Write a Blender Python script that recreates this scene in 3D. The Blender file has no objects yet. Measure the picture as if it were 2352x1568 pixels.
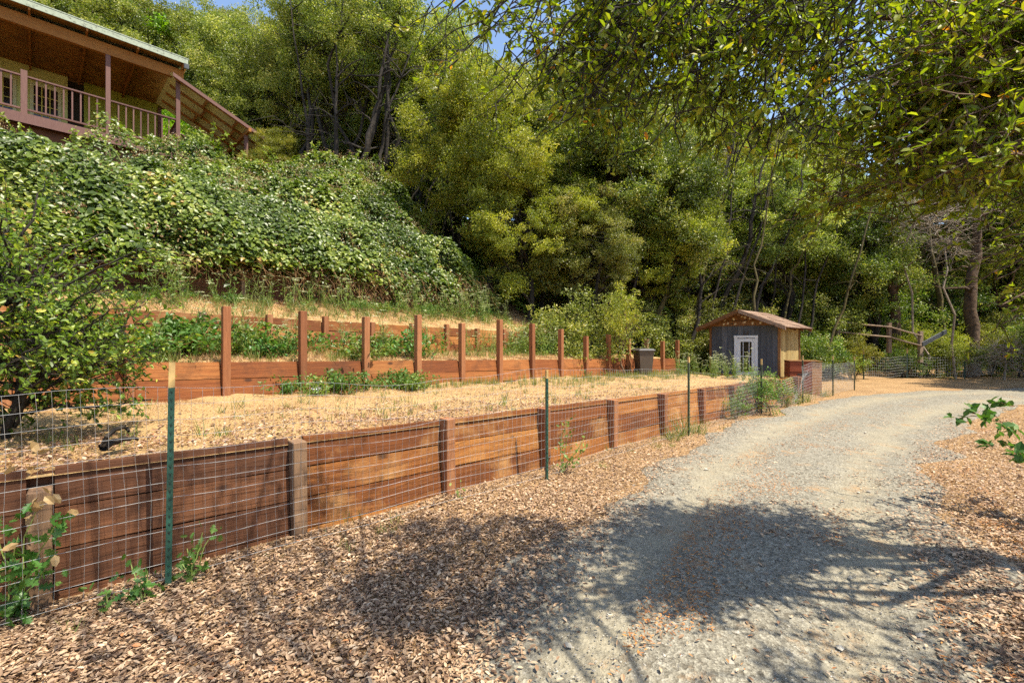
import bpy, math, random
import numpy as np
from mathutils import Matrix, Vector

rs = np.random.RandomState(7)
random.seed(7)
scene = bpy.context.scene
COL = scene.collection
R = math.radians
F = 1045.0          # focal length in pixels of a 2352 px wide picture
CAMZ = 1.64

def P(x, y, d):
    """photo pixel (2352 wide) at depth d -> world"""
    return np.array([(x - 1176) / F * d, d, CAMZ - (y - 784) / F * d])

A0 = np.array([-2.89, 2.78]); T = np.array([.7329, .6804]); N = np.array([-.6804, .7329])
def W(s, t):
    s = np.asarray(s, float); t = np.asarray(t, float)
    return A0[0] + s * T[0] + t * N[0], A0[1] + s * T[1] + t * N[1]
def ST(X, Y):
    dx = np.asarray(X, float) - A0[0]; dy = np.asarray(Y, float) - A0[1]
    return dx * T[0] + dy * T[1], dx * N[0] + dy * N[1]
def V(s, t, z):
    x, y = W(s, t); return np.array([float(x), float(y), float(z)])

# ------------------------------------------------------------------ noise
_r = np.random.RandomState(3)
_dirs = _r.normal(size=(64, 3)); _dirs /= np.linalg.norm(_dirs, axis=1)[:, None]
_ph = _r.uniform(0, 6.28, 64)
def fbm(p, scale=1.0, octs=4, seed=0):
    p = np.asarray(p, float)
    if p.shape[-1] == 2: p = np.concatenate([p, np.zeros(p.shape[:-1] + (1,))], -1)
    out = np.zeros(p.shape[:-1]); amp = 1.0; f = scale; tot = 0
    for o in range(octs):
        for j in range(5):
            k = (seed * 7 + o * 5 + j) % 64
            out += amp * np.sin((p @ _dirs[k]) * f * 6.28 + _ph[(k * 3 + seed) % 64] + 1.7 * np.sin((p @ _dirs[(k + 11) % 64]) * f * 3.1 + _ph[k]))
        tot += amp * 2.2; amp *= .5; f *= 2.03
    return out / tot
def sstep(x, a, b):
    t = np.clip((np.asarray(x, float) - a) / (b - a), 0, 1); return t * t * (3 - 2 * t)
def unit(v):
    v = np.asarray(v, float); return v / (np.linalg.norm(v, axis=-1, keepdims=True) + 1e-9)

# ------------------------------------------------------------------ mesh builder
class MB:
    def __init__(s): s.v = []; s.f = {3: [], 4: []}; s.r = []; s.n = 0
    def add(s, verts, faces, rnd=.5):
        verts = np.asarray(verts, np.float32).reshape(-1, 3)
        faces = np.asarray(faces, np.int64)
        s.v.append(verts); s.f[faces.shape[1]].append(faces + s.n)
        r = np.empty(len(verts), np.float32); r[:] = rnd; s.r.append(r); s.n += len(verts)
    def box(s, lo, hi, rnd=.5, M=None):
        x0, y0, z0 = lo; x1, y1, z1 = hi
        v = np.array([[x0,y0,z0],[x1,y0,z0],[x1,y1,z0],[x0,y1,z0],[x0,y0,z1],[x1,y0,z1],[x1,y1,z1],[x0,y1,z1]], float)
        s.hexa(v, rnd, M)
    def hexa(s, v, rnd=.5, M=None):
        v = np.asarray(v, float)
        if M is not None: v = v @ np.array(M[:3, :3]).T + np.array(M[:3, 3])
        s.add(v, [[3,2,1,0],[4,5,6,7],[0,1,5,4],[1,2,6,5],[2,3,7,6],[3,0,4,7]], rnd)
    def tube(s, pts, rad, sides=6, rnd=.5, cap=True):
        pts = np.asarray(pts, float); n = len(pts)
        rad = np.broadcast_to(np.asarray(rad, float), (n,))
        d = np.gradient(pts, axis=0); d = unit(d)
        ref = np.array([0, 0, 1.]) if abs(d[:, 2].mean()) < .8 else np.array([1., 0, 0])
        a = unit(np.cross(d, ref)); b = np.cross(d, a)
        ang = np.arange(sides) / sides * 2 * np.pi
        ring = pts[:, None] + rad[:, None, None] * (np.cos(ang)[None, :, None] * a[:, None] + np.sin(ang)[None, :, None] * b[:, None])
        i = np.arange(n - 1)[:, None] * sides; j = np.arange(sides)[None]; j2 = (j + 1) % sides
        f = np.stack([i + j, i + j2, i + sides + j2, i + sides + j], -1).reshape(-1, 4)
        s.add(ring.reshape(-1, 3), f, rnd)
        if cap and sides == 4:
            s.f[4].append(np.array([[0,1,2,3]]) + s.n - n * sides); s.f[4].append(np.array([[3,2,1,0]]) + s.n - sides)
        elif cap:
            for e, c in ((0, pts[0]), (n - 1, pts[-1])):
                k = s.n - n * sides if e == 0 else s.n - sides
                if e: k = base + e * sides
                else: base = k
                s.v.append(np.array([c], np.float32)); s.r.append(np.full(1, rnd, np.float32)); ci = s.n; s.n += 1
                s.f[3].append(np.stack([np.full(sides, ci), k + np.arange(sides), k + (np.arange(sides) + 1) % sides], -1))
    def build(s, name, mat, parent=None, smooth=False, M=None):
        me = bpy.data.meshes.new(name)
        v = np.concatenate(s.v).astype(np.float32)
        t = np.concatenate(s.f[3]) if s.f[3] else np.zeros((0, 3), np.int64)
        q = np.concatenate(s.f[4]) if s.f[4] else np.zeros((0, 4), np.int64)
        me.vertices.add(len(v)); me.vertices.foreach_set('co', v.ravel())
        me.loops.add(t.size + q.size)
        me.loops.foreach_set('vertex_index', np.concatenate([t.ravel(), q.ravel()]).astype(np.int32))
        me.polygons.add(len(t) + len(q))
        st = np.concatenate([np.arange(len(t)) * 3, t.size + np.arange(len(q)) * 4]).astype(np.int32)
        me.polygons.foreach_set('loop_start', st)
        me.polygons.foreach_set('use_smooth', np.full(len(t) + len(q), bool(smooth)))
        at = me.attributes.new('rnd', 'FLOAT', 'POINT'); at.data.foreach_set('value', np.concatenate(s.r))
        me.update(calc_edges=True); me.validate()
        me.materials.append(mat)
        o = bpy.data.objects.new(name, me); COL.objects.link(o)
        if parent is not None: o.parent = parent
        if M is not None: o.matrix_local = M
        return o

def empty(name, label, cat, loc=(0, 0, 0), rz=0, group=None, kind=None):
    o = bpy.data.objects.new(name, None); COL.objects.link(o)
    o.empty_display_size = .2
    o.location = loc; o.rotation_euler = (0, 0, rz)
    tag(o, label, cat, group, kind); return o
def tag(o, label=None, cat=None, group=None, kind=None):
    if label: o['label'] = label
    if cat: o['category'] = cat
    if group: o['group'] = group
    if kind: o['kind'] = kind
    return o
def copy_tree(o, parent=None):
    c = o.copy(); COL.objects.link(c); c.parent = parent
    for ch in [x for x in o.children]:
        copy_tree(ch, c)
    return c

# ------------------------------------------------------------------ materials
def mat(name):
    m = bpy.data.materials.new(name); m.use_nodes = True
    nt = m.node_tree; nt.nodes.clear()
    out = nt.nodes.new('ShaderNodeOutputMaterial')
    return m, nt, out
def nd(nt, typ, **kw):
    n = nt.nodes.new(typ)
    for k, v in kw.items():
        if k.startswith('i_'): n.inputs[k[2:].replace('_', ' ')].default_value = v
        else: setattr(n, k, v)
    return n
def ramp(nt, fac, stops):
    r = nt.nodes.new('ShaderNodeValToRGB')
    el = r.color_ramp.elements
    while len(el) < len(stops): el.new(.5)
    for e, (p, c) in zip(el, stops): e.position = p; e.color = (*c, 1) if len(c) == 3 else c
    nt.links.new(fac, r.inputs[0]); return r.outputs[0]
def mixc(nt, fac, a, b, blend='MIX'):
    m = nt.nodes.new('ShaderNodeMix'); m.data_type = 'RGBA'; m.blend_type = blend
    for inp, v in ((m.inputs[0], fac), (m.inputs[6], a), (m.inputs[7], b)):
        if isinstance(v, (float, int)): inp.default_value = v
        elif isinstance(v, tuple): inp.default_value = (*v, 1)
        else: nt.links.new(v, inp)
    return m.outputs[2]
def noise(nt, vec, scale, detail=4, rough=.6, dist=0.):
    n = nt.nodes.new('ShaderNodeTexNoise'); n.inputs['Scale'].default_value = scale
    n.inputs['Detail'].default_value = detail; n.inputs['Roughness'].default_value = rough; n.inputs['Distortion'].default_value = dist
    if vec is not None: nt.links.new(vec, n.inputs['Vector'])
    return n.outputs[0]
def mapping(nt, vec, scale=(1, 1, 1), loc=(0, 0, 0)):
    m = nt.nodes.new('ShaderNodeMapping'); m.inputs['Scale'].default_value = scale; m.inputs['Location'].default_value = loc
    nt.links.new(vec, m.inputs['Vector']); return m.outputs[0]
def objco(nt): return nt.nodes.new('ShaderNodeTexCoord').outputs['Object']
def rndattr(nt): return nd(nt, 'ShaderNodeAttribute', attribute_name='rnd').outputs['Fac']
def math_(nt, op, a, b=None, clamp=False):
    m = nt.nodes.new('ShaderNodeMath'); m.operation = op; m.use_clamp = clamp
    for i, v in enumerate((a, b)):
        if v is None: continue
        if isinstance(v, (float, int)): m.inputs[i].default_value = v
        else: nt.links.new(v, m.inputs[i])
    return m.outputs[0]
def principled(nt, out, color, rough=.7, bump=None, bstr=.4, bdist=.02, spec=.5, metal=0.):
    p = nt.nodes.new('ShaderNodeBsdfPrincipled')
    if isinstance(color, tuple): p.inputs['Base Color'].default_value = (*color, 1)
    else: nt.links.new(color, p.inputs['Base Color'])
    if isinstance(rough, (int, float)): p.inputs['Roughness'].default_value = rough
    else: nt.links.new(rough, p.inputs['Roughness'])
    p.inputs['Specular IOR Level'].default_value = spec; p.inputs['Metallic'].default_value = metal
    if bump is not None:
        b = nt.nodes.new('ShaderNodeBump'); b.inputs['Strength'].default_value = bstr; b.inputs['Distance'].default_value = bdist
        nt.links.new(bump, b.inputs['Height']); nt.links.new(b.outputs[0], p.inputs['Normal'])
    if out is not None: nt.links.new(p.outputs[0], out.inputs[0])
    return p

def leaf_mat(name, stops, trans=.4, tcol=(1.12, 1.25, .45), rough=.44, spec=.5, vary=.2):
    """leaf: gloss + translucency; colour picked per leaf, brightness varied per plant"""
    m, nt, out = mat(name)
    c = ramp(nt, rndattr(nt), stops)
    oi = nt.nodes.new('ShaderNodeObjectInfo').outputs['Random']
    hs = nt.nodes.new('ShaderNodeHueSaturation')
    nt.links.new(c, hs.inputs['Color'])
    nt.links.new(math_(nt, 'ADD', math_(nt, 'MULTIPLY', oi, vary * 2), 1 - vary), hs.inputs['Value'])
    nt.links.new(math_(nt, 'ADD', math_(nt, 'MULTIPLY', oi, .03), .485), hs.inputs['Hue'])
    c = hs.outputs[0]
    p = principled(nt, None, c, rough, spec=spec)
    tr = nt.nodes.new('ShaderNodeBsdfTranslucent')
    nt.links.new(mixc(nt, 1., c, tcol, 'MULTIPLY'), tr.inputs['Color'])
    mx = nt.nodes.new('ShaderNodeMixShader'); mx.inputs[0].default_value = trans
    nt.links.new(p.outputs[0], mx.inputs[1]); nt.links.new(tr.outputs[0], mx.inputs[2]); nt.links.new(mx.outputs[0], out.inputs[0])
    return m

def wood_mat(name, stops, scale=1., rough=.75, axis='x', stain=(.05, .02, .01), stain_amt=.5, pale=None):
    m, nt, out = mat(name)
    co = objco(nt); r = rndattr(nt)
    # shift texture per board
    cx = nt.nodes.new('ShaderNodeCombineXYZ'); nt.links.new(math_(nt, 'MULTIPLY', r, 37.), cx.inputs[0]); nt.links.new(math_(nt, 'MULTIPLY', r, 91.), cx.inputs[2])
    va = nt.nodes.new('ShaderNodeVectorMath'); nt.links.new(co, va.inputs[0]); nt.links.new(cx.outputs[0], va.inputs[1])
    v = va.outputs[0]
    sc = {'x': (.6, 10, 14), 'z': (12, 12, .7)}[axis]
    g = noise(nt, mapping(nt, v, tuple(q * scale for q in sc)), 2.2, 6, .65, .8)
    g2 = noise(nt, mapping(nt, v, tuple(q * scale for q in sc)), 9., 3, .7, .3)
    big = noise(nt, v, 1.3, 3, .55)
    f = math_(nt, 'ADD', math_(nt, 'MULTIPLY', g, .75), math_(nt, 'MULTIPLY', math_(nt, 'SUBTRACT', r, .5), .45))
    f = math_(nt, 'ADD', f, math_(nt, 'MULTIPLY', big, .25), True)
    c = ramp(nt, f, stops)
    c = mixc(nt, ramp(nt, g2, [(.45, (0, 0, 0)), (.75, (.55, .55, .55))]), c, stain)
    st = ramp(nt, noise(nt, v, 2.6, 5, .7), [(.5, (0, 0, 0)), (.68, (stain_amt,) * 3)])
    c = mixc(nt, st, c, stain)
    # knots
    vo = nt.nodes.new('ShaderNodeTexVoronoi'); vo.inputs['Scale'].default_value = 1.0; vo.inputs['Randomness'].default_value = 1
    nt.links.new(mapping(nt, v, (1.6, 2.5, 3.5) if axis == 'x' else (3.5, 3.5, 1.6)), vo.inputs['Vector'])
    c = mixc(nt, ramp(nt, vo.outputs['Distance'], [(.06, (.85,) * 3), (.12, (0, 0, 0))]), c, tuple(q * .7 for q in stain))
    if pale:
        c = mixc(nt, ramp(nt, noise(nt, mapping(nt, v, (1, 1, 1), (5, 5, 5)), 1.6, 5, .65), [(.52, (0, 0, 0)), (.72, (.7,) * 3)]), c, pale)
    principled(nt, out, c, rough, math_(nt, 'ADD', g, math_(nt, 'MULTIPLY', g2, .6)), .55, .012, spec=.3)
    return m

M = {}
ORG = [(0., (.06, .018, .005)), (.35, (.17, .052, .012)), (.6, (.30, .11, .024)), (.85, (.44, .20, .055))]
M['wall_wood'] = wood_mat('treated_board', ORG, stain_amt=.45, pale=(.50, .27, .10))
M['wall_wood_b'] = wood_mat('treated_board_red', [(0., (.07, .02, .007)), (.35, (.18, .052, .013)), (.6, (.28, .095, .024)), (.9, (.40, .17, .05))], stain_amt=.5)
M['old_wood'] = wood_mat('weathered_board', [(0., (.035, .013, .006)), (.5, (.12, .045, .018)), (.9, (.2, .08, .03))], stain_amt=.6)
M['post'] = wood_mat('treated_post', [(0., (.13, .045, .018)), (.5, (.27, .105, .042)), (.9, (.42, .20, .09))], axis='z', stain=(.12, .04, .02), stain_amt=.25)
M['post_grey'] = wood_mat('weathered_post', [(0., (.12, .07, .04)), (.5, (.27, .16, .09)), (.9, (.4, .26, .16))], axis='z', stain=(.08, .04, .02), stain_amt=.3)
M['deck_red'] = wood_mat('painted_redwood', [(0., (.085, .042, .034)), (.5, (.135, .068, .055)), (1., (.19, .10, .08))], axis='z', stain=(.08, .03, .03), stain_amt=.1)
M['beam'] = wood_mat('stained_beam', [(0., (.15, .055, .012)), (.5, (.31, .13, .027)), (1., (.42, .21, .05))], stain=(.1, .03, .01), stain_amt=.25)
M['ply'] = wood_mat('plywood_soffit', [(0., (.12, .05, .014)), (.5, (.32, .15, .04)), (1., (.52, .28, .08))], scale=.5, stain=(.05, .02, .01), stain_amt=.6)
M['shed_board'] = wood_mat('shed_grey_boards', [(0., (.035, .04, .046)), (.5, (.082, .09, .105)), (1., (.17, .18, .2))], axis='z', stain=(.03, .032, .036), stain_amt=.35, scale=.8)
M['shed_side'] = wood_mat('shed_side_boards', [(0., (.16, .10, .03)), (.5, (.34, .24, .09)), (1., (.5, .38, .17))], axis='z', stain=(.06, .04, .015), stain_amt=.35, scale=.8)
M['shingle'] = wood_mat('shed_roof_strip', [(0., (.09, .05, .035)), (.5, (.22, .135, .09)), (1., (.42, .30, .21))], stain=(.05, .03, .02), stain_amt=.5, scale=1.2)
M['brown_trim'] = wood_mat('brown_trim', [(0., (.10, .04, .015)), (.5, (.2, .09, .03)), (1., (.36, .19, .07))], stain=(.05, .02, .01), stain_amt=.3)
M['crate_red'] = wood_mat('red_stained_ply', [(0., (.13, .025, .01)), (.5, (.25, .055, .02)), (1., (.38, .12, .045))], stain=(.05, .012, .006), stain_amt=.4)
M['crate_tan'] = wood_mat('tan_ply', [(0., (.26, .10, .03)), (.5, (.42, .19, .07)), (1., (.55, .30, .13))], stain=(.2, .07, .03), stain_amt=.4)
M['grey_rail'] = wood_mat('grey_rail', [(0., (.12, .08, .05)), (.5, (.26, .18, .12)), (1., (.42, .32, .24))], stain=(.1, .07, .05), stain_amt=.3)

def simple(name, stops, nscale=6., rough=.7, bstr=.2, bdist=.01, metal=0., spec=.5, detail=5):
    m, nt, out = mat(name); v = objco(nt); n = noise(nt, v, nscale, detail, .65)
    principled(nt, out, ramp(nt, n, stops), rough, n, bstr, bdist, metal=metal, spec=spec); return m
M['white_paint'] = simple('peeling_white_paint', [(.3, (.16, .13, .1)), (.38, (.62, .65, .68)), (.8, (.72, .75, .78))], 18., .6)
M['cream_paint'] = simple('cream_window_paint', [(.3, (.35, .36, .2)), (.7, (.5, .5, .32))], 3.)
M['green_wall'] = simple('olive_siding', [(.3, (.2, .24, .025)), (.7, (.26, .3, .04))], 2., .8)
M['pale_green'] = simple('pale_green_siding', [(.3, (.38, .43, .16)), (.7, (.46, .5, .2))], 2., .8)
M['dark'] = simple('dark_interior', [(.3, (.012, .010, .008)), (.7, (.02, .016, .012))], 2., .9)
M['fascia'] = simple('mossy_metal_edge', [(.33, (.05, .04, .02)), (.42, (.24, .28, .2)), (.8, (.33, .37, .28))], 14., .55)
M['tin'] = simple('corrugated_tin', [(.3, (.45, .47, .26)), (.7, (.6, .62, .38))], 2., .5)
M['tpost'] = simple('green_t_post_paint', [(.25, (.03, .025, .015)), (.4, (.012, .05, .035)), (.8, (.02, .09, .062))], 20., .45)
M['tpost_far'] = simple('faded_green_t_post_paint', [(.3, (.03, .045, .025)), (.7, (.07, .1, .055))], 20., .5)
M['tip'] = simple('t_post_tip_paint', [(.3, (.30, .2, .07)), (.7, (.6, .4, .16))], 12., .6)
M['wire'] = simple('galvanised_wire', [(.3, (.30, .30, .29)), (.7, (.52, .52, .5))], 3., .45, metal=.5)
M['iron'] = simple('rusty_iron', [(.3, (.03, .02, .015)), (.7, (.09, .05, .03))], 20., .7)
M['plastic'] = simple('grey_brown_bin_plastic', [(.3, (.05, .036, .026)), (.7, (.075, .055, .04))], 3., .5)
M['plastic_lid'] = simple('bin_lid_plastic', [(.3, (.06, .056, .055)), (.7, (.09, .085, .085))], 3., .4)
M['black'] = simple('black_plastic', [(.3, (.012, .012, .012)), (.7, (.03, .03, .03))], 8., .35)
M['pot'] = simple('ribbed_metal_can', [(.3, (.08, .08, .08)), (.7, (.35, .35, .35))], 30., .35, metal=.6)
M['glass'] = simple('dark_window_glass', [(.3, (.012, .01, .008)), (.7, (.03, .022, .015))], 4., .12, bstr=0.)
M['bark'] = simple('dark_oak_bark', [(.3, (.008, .006, .004)), (.55, (.024, .017, .011)), (.8, (.06, .043, .028))], 9., .9, .9, .03)
M['bark_moss'] = simple('mossy_bark', [(.3, (.03, .022, .012)), (.55, (.09, .07, .02)), (.8, (.2, .16, .05))], 7., .9, .9, .03)
M['bark_brown'] = simple('brown_fir_bark', [(.3, (.03, .018, .012)), (.55, (.10, .06, .035)), (.8, (.19, .12, .07))], 6., .9, .9, .04)
M['twig'] = simple('brown_twig', [(.3, (.06, .035, .018)), (.7, (.17, .1, .05))], 9., .8)
M['dead'] = simple('bleached_dead_twig', [(.3, (.16, .12, .085)), (.7, (.36, .29, .22))], 9., .8)
M['cane'] = simple('dry_bramble_cane', [(.3, (.10, .045, .015)), (.7, (.32, .17, .06))], 5., .8)
M['stem'] = simple('green_stem', [(.3, (.12, .16, .03)), (.7, (.25, .3, .07))], 5., .7)

M['leaf_olive'] = leaf_mat('live_oak_leaf_olive', [(0., (.08, .11, .018)), (.5, (.22, .25, .04)), (.85, (.40, .40, .09)), (1., (.6, .52, .17))], .38)
M['leaf_dark'] = leaf_mat('bay_leaf_dark', [(0., (.045, .075, .010)), (.5, (.13, .18, .022)), (.85, (.29, .32, .05)), (1., (.5, .46, .12))], .35)
M['leaf_yellow'] = leaf_mat('live_oak_leaf_yellow', [(0., (.12, .15, .015)), (.5, (.27, .28, .03)), (.85, (.45, .42, .05)), (1., (.6, .5, .09))], .42)
M['leaf_maple'] = leaf_mat('maple_leaf_bright', [(0., (.12, .2, .012)), (.5, (.22, .34, .016)), (.9, (.35, .46, .03)), (1., (.5, .55, .06))], .5, (1.3, 1.35, .35))
M['leaf_bramble'] = leaf_mat('bramble_leaf', [(0., (.04, .085, .010)), (.45, (.12, .20, .022)), (.75, (.27, .36, .05)), (.93, (.50, .54, .15)), (1., (.5, .36, .09))], .36, rough=.4)
M['leaf_ivy'] = leaf_mat('ivy_leaf', [(0., (.04, .08, .010)), (.5, (.12, .19, .025)), (.85, (.28, .35, .055)), (1., (.5, .45, .13))], .35, rough=.4)
M['leaf_near'] = leaf_mat('near_oak_leaf', [(0., (.08, .12, .010)), (.45, (.21, .26, .018)), (.8, (.38, .38, .03)), (.94, (.52, .42, .05)), (1., (.62, .24, .03))], .5, (1.12, 1.28, .3), vary=.08)
M['leaf_near_dark'] = leaf_mat('near_shrub_leaf', [(0., (.06, .10, .012)), (.45, (.17, .24, .03)), (.8, (.35, .39, .055)), (.96, (.55, .47, .11)), (1., (.55, .32, .08))], .45, vary=.08)
M['leaf_lobed'] = leaf_mat('deciduous_oak_seedling_leaf', [(0., (.05, .13, .02)), (.7, (.1, .2, .035)), (1., (.16, .26, .06))], .4, vary=.1)
M['leaf_dry'] = leaf_mat('dry_curled_leaf', [(0., (.26, .15, .06)), (1., (.5, .35, .17))], .3, (1, .8, .5), vary=.1)
M['leaf_weed'] = leaf_mat('weed_leaf', [(0., (.08, .15, .02)), (.6, (.16, .25, .04)), (1., (.3, .34, .08))], .4, vary=.12)
M['grass_green'] = leaf_mat('green_grass_blade', [(0., (.10, .15, .03)), (.6, (.2, .25, .06)), (1., (.4, .37, .13))], .4, vary=.1)
M['grass_dry'] = leaf_mat('dry_grass_blade', [(0., (.33, .19, .08)), (.6, (.52, .34, .16)), (1., (.66, .48, .27))], .35, (1, .9, .6), vary=.05)
M['litter'] = leaf_mat('fallen_oak_leaf', [(0., (.07, .038, .02)), (.2, (.19, .11, .058)), (.45, (.35, .225, .125)), (.75, (.48, .335, .20)), (.92, (.60, .46, .31)), (1., (.45, .18, .05))], .12, (1, .8, .5), rough=.6, vary=.02)
M['litter_orange'] = leaf_mat('fallen_catkin_litter', [(0., (.22, .07, .015)), (.5, (.42, .16, .03)), (1., (.58, .27, .07))], .1, (1, .8, .5), rough=.7, vary=.02)
M['flower'] = leaf_mat('white_umbel', [(0., (.45, .5, .28)), (1., (.75, .78, .6))], .4, (1, 1, .8), vary=.05)
M['buds'] = leaf_mat('bramble_seed_cluster', [(0., (.22, .14, .05)), (1., (.42, .3, .12))], .1, vary=.05)
M['stone'] = leaf_mat('gravel_stone', [(0., (.08, .075, .07)), (.4, (.19, .175, .15)), (.75, (.33, .30, .24)), (1., (.52, .48, .4))], 0.0, rough=.8, vary=.02)

def ground_mat(name, cols, spots, bscale=25., bd=.03, dry=None):
    m, nt, out = mat(name); v = objco(nt)
    a = noise(nt, v, .9, 6, .65); b = noise(nt, v, 14., 6, .75); c_ = noise(nt, v, 70., 4, .7)
    c = ramp(nt, math_(nt, 'ADD', math_(nt, 'MULTIPLY', a, .5), math_(nt, 'MULTIPLY', b, .5)), cols)
    vo = nt.nodes.new('ShaderNodeTexVoronoi'); vo.inputs['Scale'].default_value = bscale; nt.links.new(v, vo.inputs['Vector'])
    c = mixc(nt, math_(nt, 'MULTIPLY', vo.outputs['Color'], .55), c, spots)
    c = mixc(nt, ramp(nt, c_, [(.35, (.7,) * 3), (.55, (0,) * 3)]), c, tuple(q * .35 for q in spots))
    principled(nt, out, c, .95, math_(nt, 'ADD', b, math_(nt, 'ADD', vo.outputs['Distance'], c_)), .8, bd, spec=.15)
    return m
M['soil'] = ground_mat('leaf_strewn_soil', [(.3, (.11, .055, .02)), (.5, (.30, .17, .075)), (.7, (.46, .29, .14))], (.56, .38, .2), 28.)
M['hillsoil'] = ground_mat('forest_floor', [(.3, (.03, .02, .01)), (.5, (.09, .055, .025)), (.7, (.22, .13, .06))], (.17, .11, .05), 12.)
M['straw'] = ground_mat('dry_grass_mat', [(.3, (.27, .155, .065)), (.48, (.50, .32, .14)), (.7, (.62, .43, .21))], (.58, .39, .18), 40.)

def road_mat():
    m, nt, out = mat('gravel_track'); v = objco(nt)
    a = noise(nt, v, .55, 5, .6); b = noise(nt, v, 5., 6, .7)
    vo = nt.nodes.new('ShaderNodeTexVoronoi'); vo.inputs['Scale'].default_value = 42.; nt.links.new(v, vo.inputs['Vector'])
    vo2 = nt.nodes.new('ShaderNodeTexVoronoi'); vo2.inputs['Scale'].default_value = 95.; nt.links.new(v, vo2.inputs['Vector'])
    bw = nt.nodes.new('ShaderNodeRGBToBW'); nt.links.new(vo.outputs['Color'], bw.inputs[0])
    bw2 = nt.nodes.new('ShaderNodeRGBToBW'); nt.links.new(vo2.outputs['Color'], bw2.inputs[0])
    st = ramp(nt, math_(nt, 'ADD', math_(nt, 'MULTIPLY', bw.outputs[0], .5), math_(nt, 'MULTIPLY', bw2.outputs[0], .5)),
              [(.2, (.07, .062, .05)), (.45, (.17, .155, .125)), (.7, (.28, .26, .21)), (.95, (.44, .41, .34))])
    dust = ramp(nt, b, [(.3, (.25, .215, .15)), (.7, (.325, .285, .20))])
    # the middle of each wheel track is fine dust, elsewhere loose stones
    f = math_(nt, 'ADD', math_(nt, 'MULTIPLY', rndattr(nt), .55), math_(nt, 'SUBTRACT', math_(nt, 'ADD', math_(nt, 'MULTIPLY', b, .9), math_(nt, 'MULTIPLY', a, .7)), .6), True)
    c = mixc(nt, ramp(nt, f, [(.35, (.15,) * 3), (.8, (.72,) * 3)]), st, dust)
    c = mixc(nt, ramp(nt, noise(nt, v, 1.9, 6, .75), [(.56, (0,) * 3), (.68, (.55,) * 3)]), c, (.34, .19, .08))
    h = math_(nt, 'ADD', vo.outputs['Distance'], math_(nt, 'MULTIPLY', vo2.outputs['Distance'], .5))
    principled(nt, out, c, .95, math_(nt, 'ADD', h, b), .6, .016, spec=.1)
    return m
M['road'] = road_mat()

# ------------------------------------------------------------------ terrain
def lineB_t(s): return 3.73 + .017 * (s - 1.7)
def lineC_t(s): return 5.34 + .085 * (s - 1.66)
def lineD_t(s): return 6.98 + .162 * (s - 2.63)
def zA(s): return .835 - .0154 * s
def zBtop(s): return 1.334 - .0218 * (s - 1.7)
def zBbase(s): return .84 - .0206 * (s - 1.7)
def zCtop(s): return 2.12 - .0226 * (s - 1.66)
def zCbase(s): return 1.50 - .0226 * (s - 1.66)
def zDbase(s): return 2.58 + .018 * (s - 2.63)
def zDtop(s): return 3.14 + .03 * (s - 2.63)

def hill(X, Y):
    s, t = ST(X, Y)
    tD = lineD_t(np.clip(s, -10, 12))
    lo = np.interp(t - tD, [.1, .3, 2.2, 4.8, 7.7, 9, 15, 60], [2.2, 2.9, 4.2, 4.95, 5.75, 6.1, 6.8, 26])
    hi = np.interp(t - tD, [.1, .3, 4.8, 9, 15, 60], [2.2, 2.9, 6.7, 7.4, 7.8, 26])
    mm = sstep(s, 3.9, 6.4); hL = np.where(t < tD + .1, 0, lo * (1 - mm) + hi * mm)
    tC = lineC_t(np.clip(s, -10, 16))
    h2 = np.where(t < tC + .1, 0, 1.55 + .50 * (t - tC))
    foot = np.interp(s, [9, 14, 17, 29, 40, 60], [5.2, 5, 4.0, -1.2, -10, -30])
    q = t - foot
    hR = np.where(q < 0, 0, .18 * q + .34 * q * sstep(q, 0, 5))
    g = sstep(s, 15.6, 17.6); h = h2 * (1 - g) + hR * g
    g = sstep(s, 9.5, 12.5); h = hL * (1 - g) + h * g
    h = np.minimum(h, 8 + 6 * np.log1p(np.maximum(h - 8, 0) / 6))
    n = fbm(np.stack([X, Y], -1), .12, 3, 2)
    return h + n * np.clip(h, 0, 1.5) * .3 + fbm(np.stack([X, Y], -1), .6, 2, 5) * .025

def grid_sheet(name, S, Tt, hf, m, kind='structure', smooth=True):
    mb = MB()
    SS, TT = np.meshgrid(S, Tt, indexing='ij')
    X, Y = W(SS, TT); Z = hf(X, Y)
    n, k = SS.shape
    i = np.arange(n - 1)[:, None] * k; j = np.arange(k - 1)[None]
    f = np.stack([i + j, i + k + j, i + k + j + 1, i + j + 1], -1).reshape(-1, 4)
    mb.add(np.stack([X, Y, Z], -1).reshape(-1, 3), f)
    o = mb.build(name, m, smooth=smooth); o['kind'] = kind; return o

Sax = np.concatenate([np.linspace(-90, -12, 30)[:-1], np.arange(-12, 34, .22), np.linspace(34, 110, 50)])
Tax = np.concatenate([np.linspace(-90, -8, 30)[:-1], np.arange(-8, 18, .15), np.linspace(18, 110, 70)])
g = grid_sheet('ground', Sax, Tax, hill, M['soil'])
# forest floor colour above the foot of the slope: second material slot by height
g.data.materials.append(M['hillsoil'])
cz = np.empty(len(g.data.polygons) * 3, np.float32); g.data.polygons.foreach_get('center', cz); cz = cz.reshape(-1, 3)
g.data.polygons.foreach_set('material_index', (cz[:, 2] + .5 * fbm(cz[:, :2], .5, 3, 4) > .9).astype(np.int32))

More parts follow.
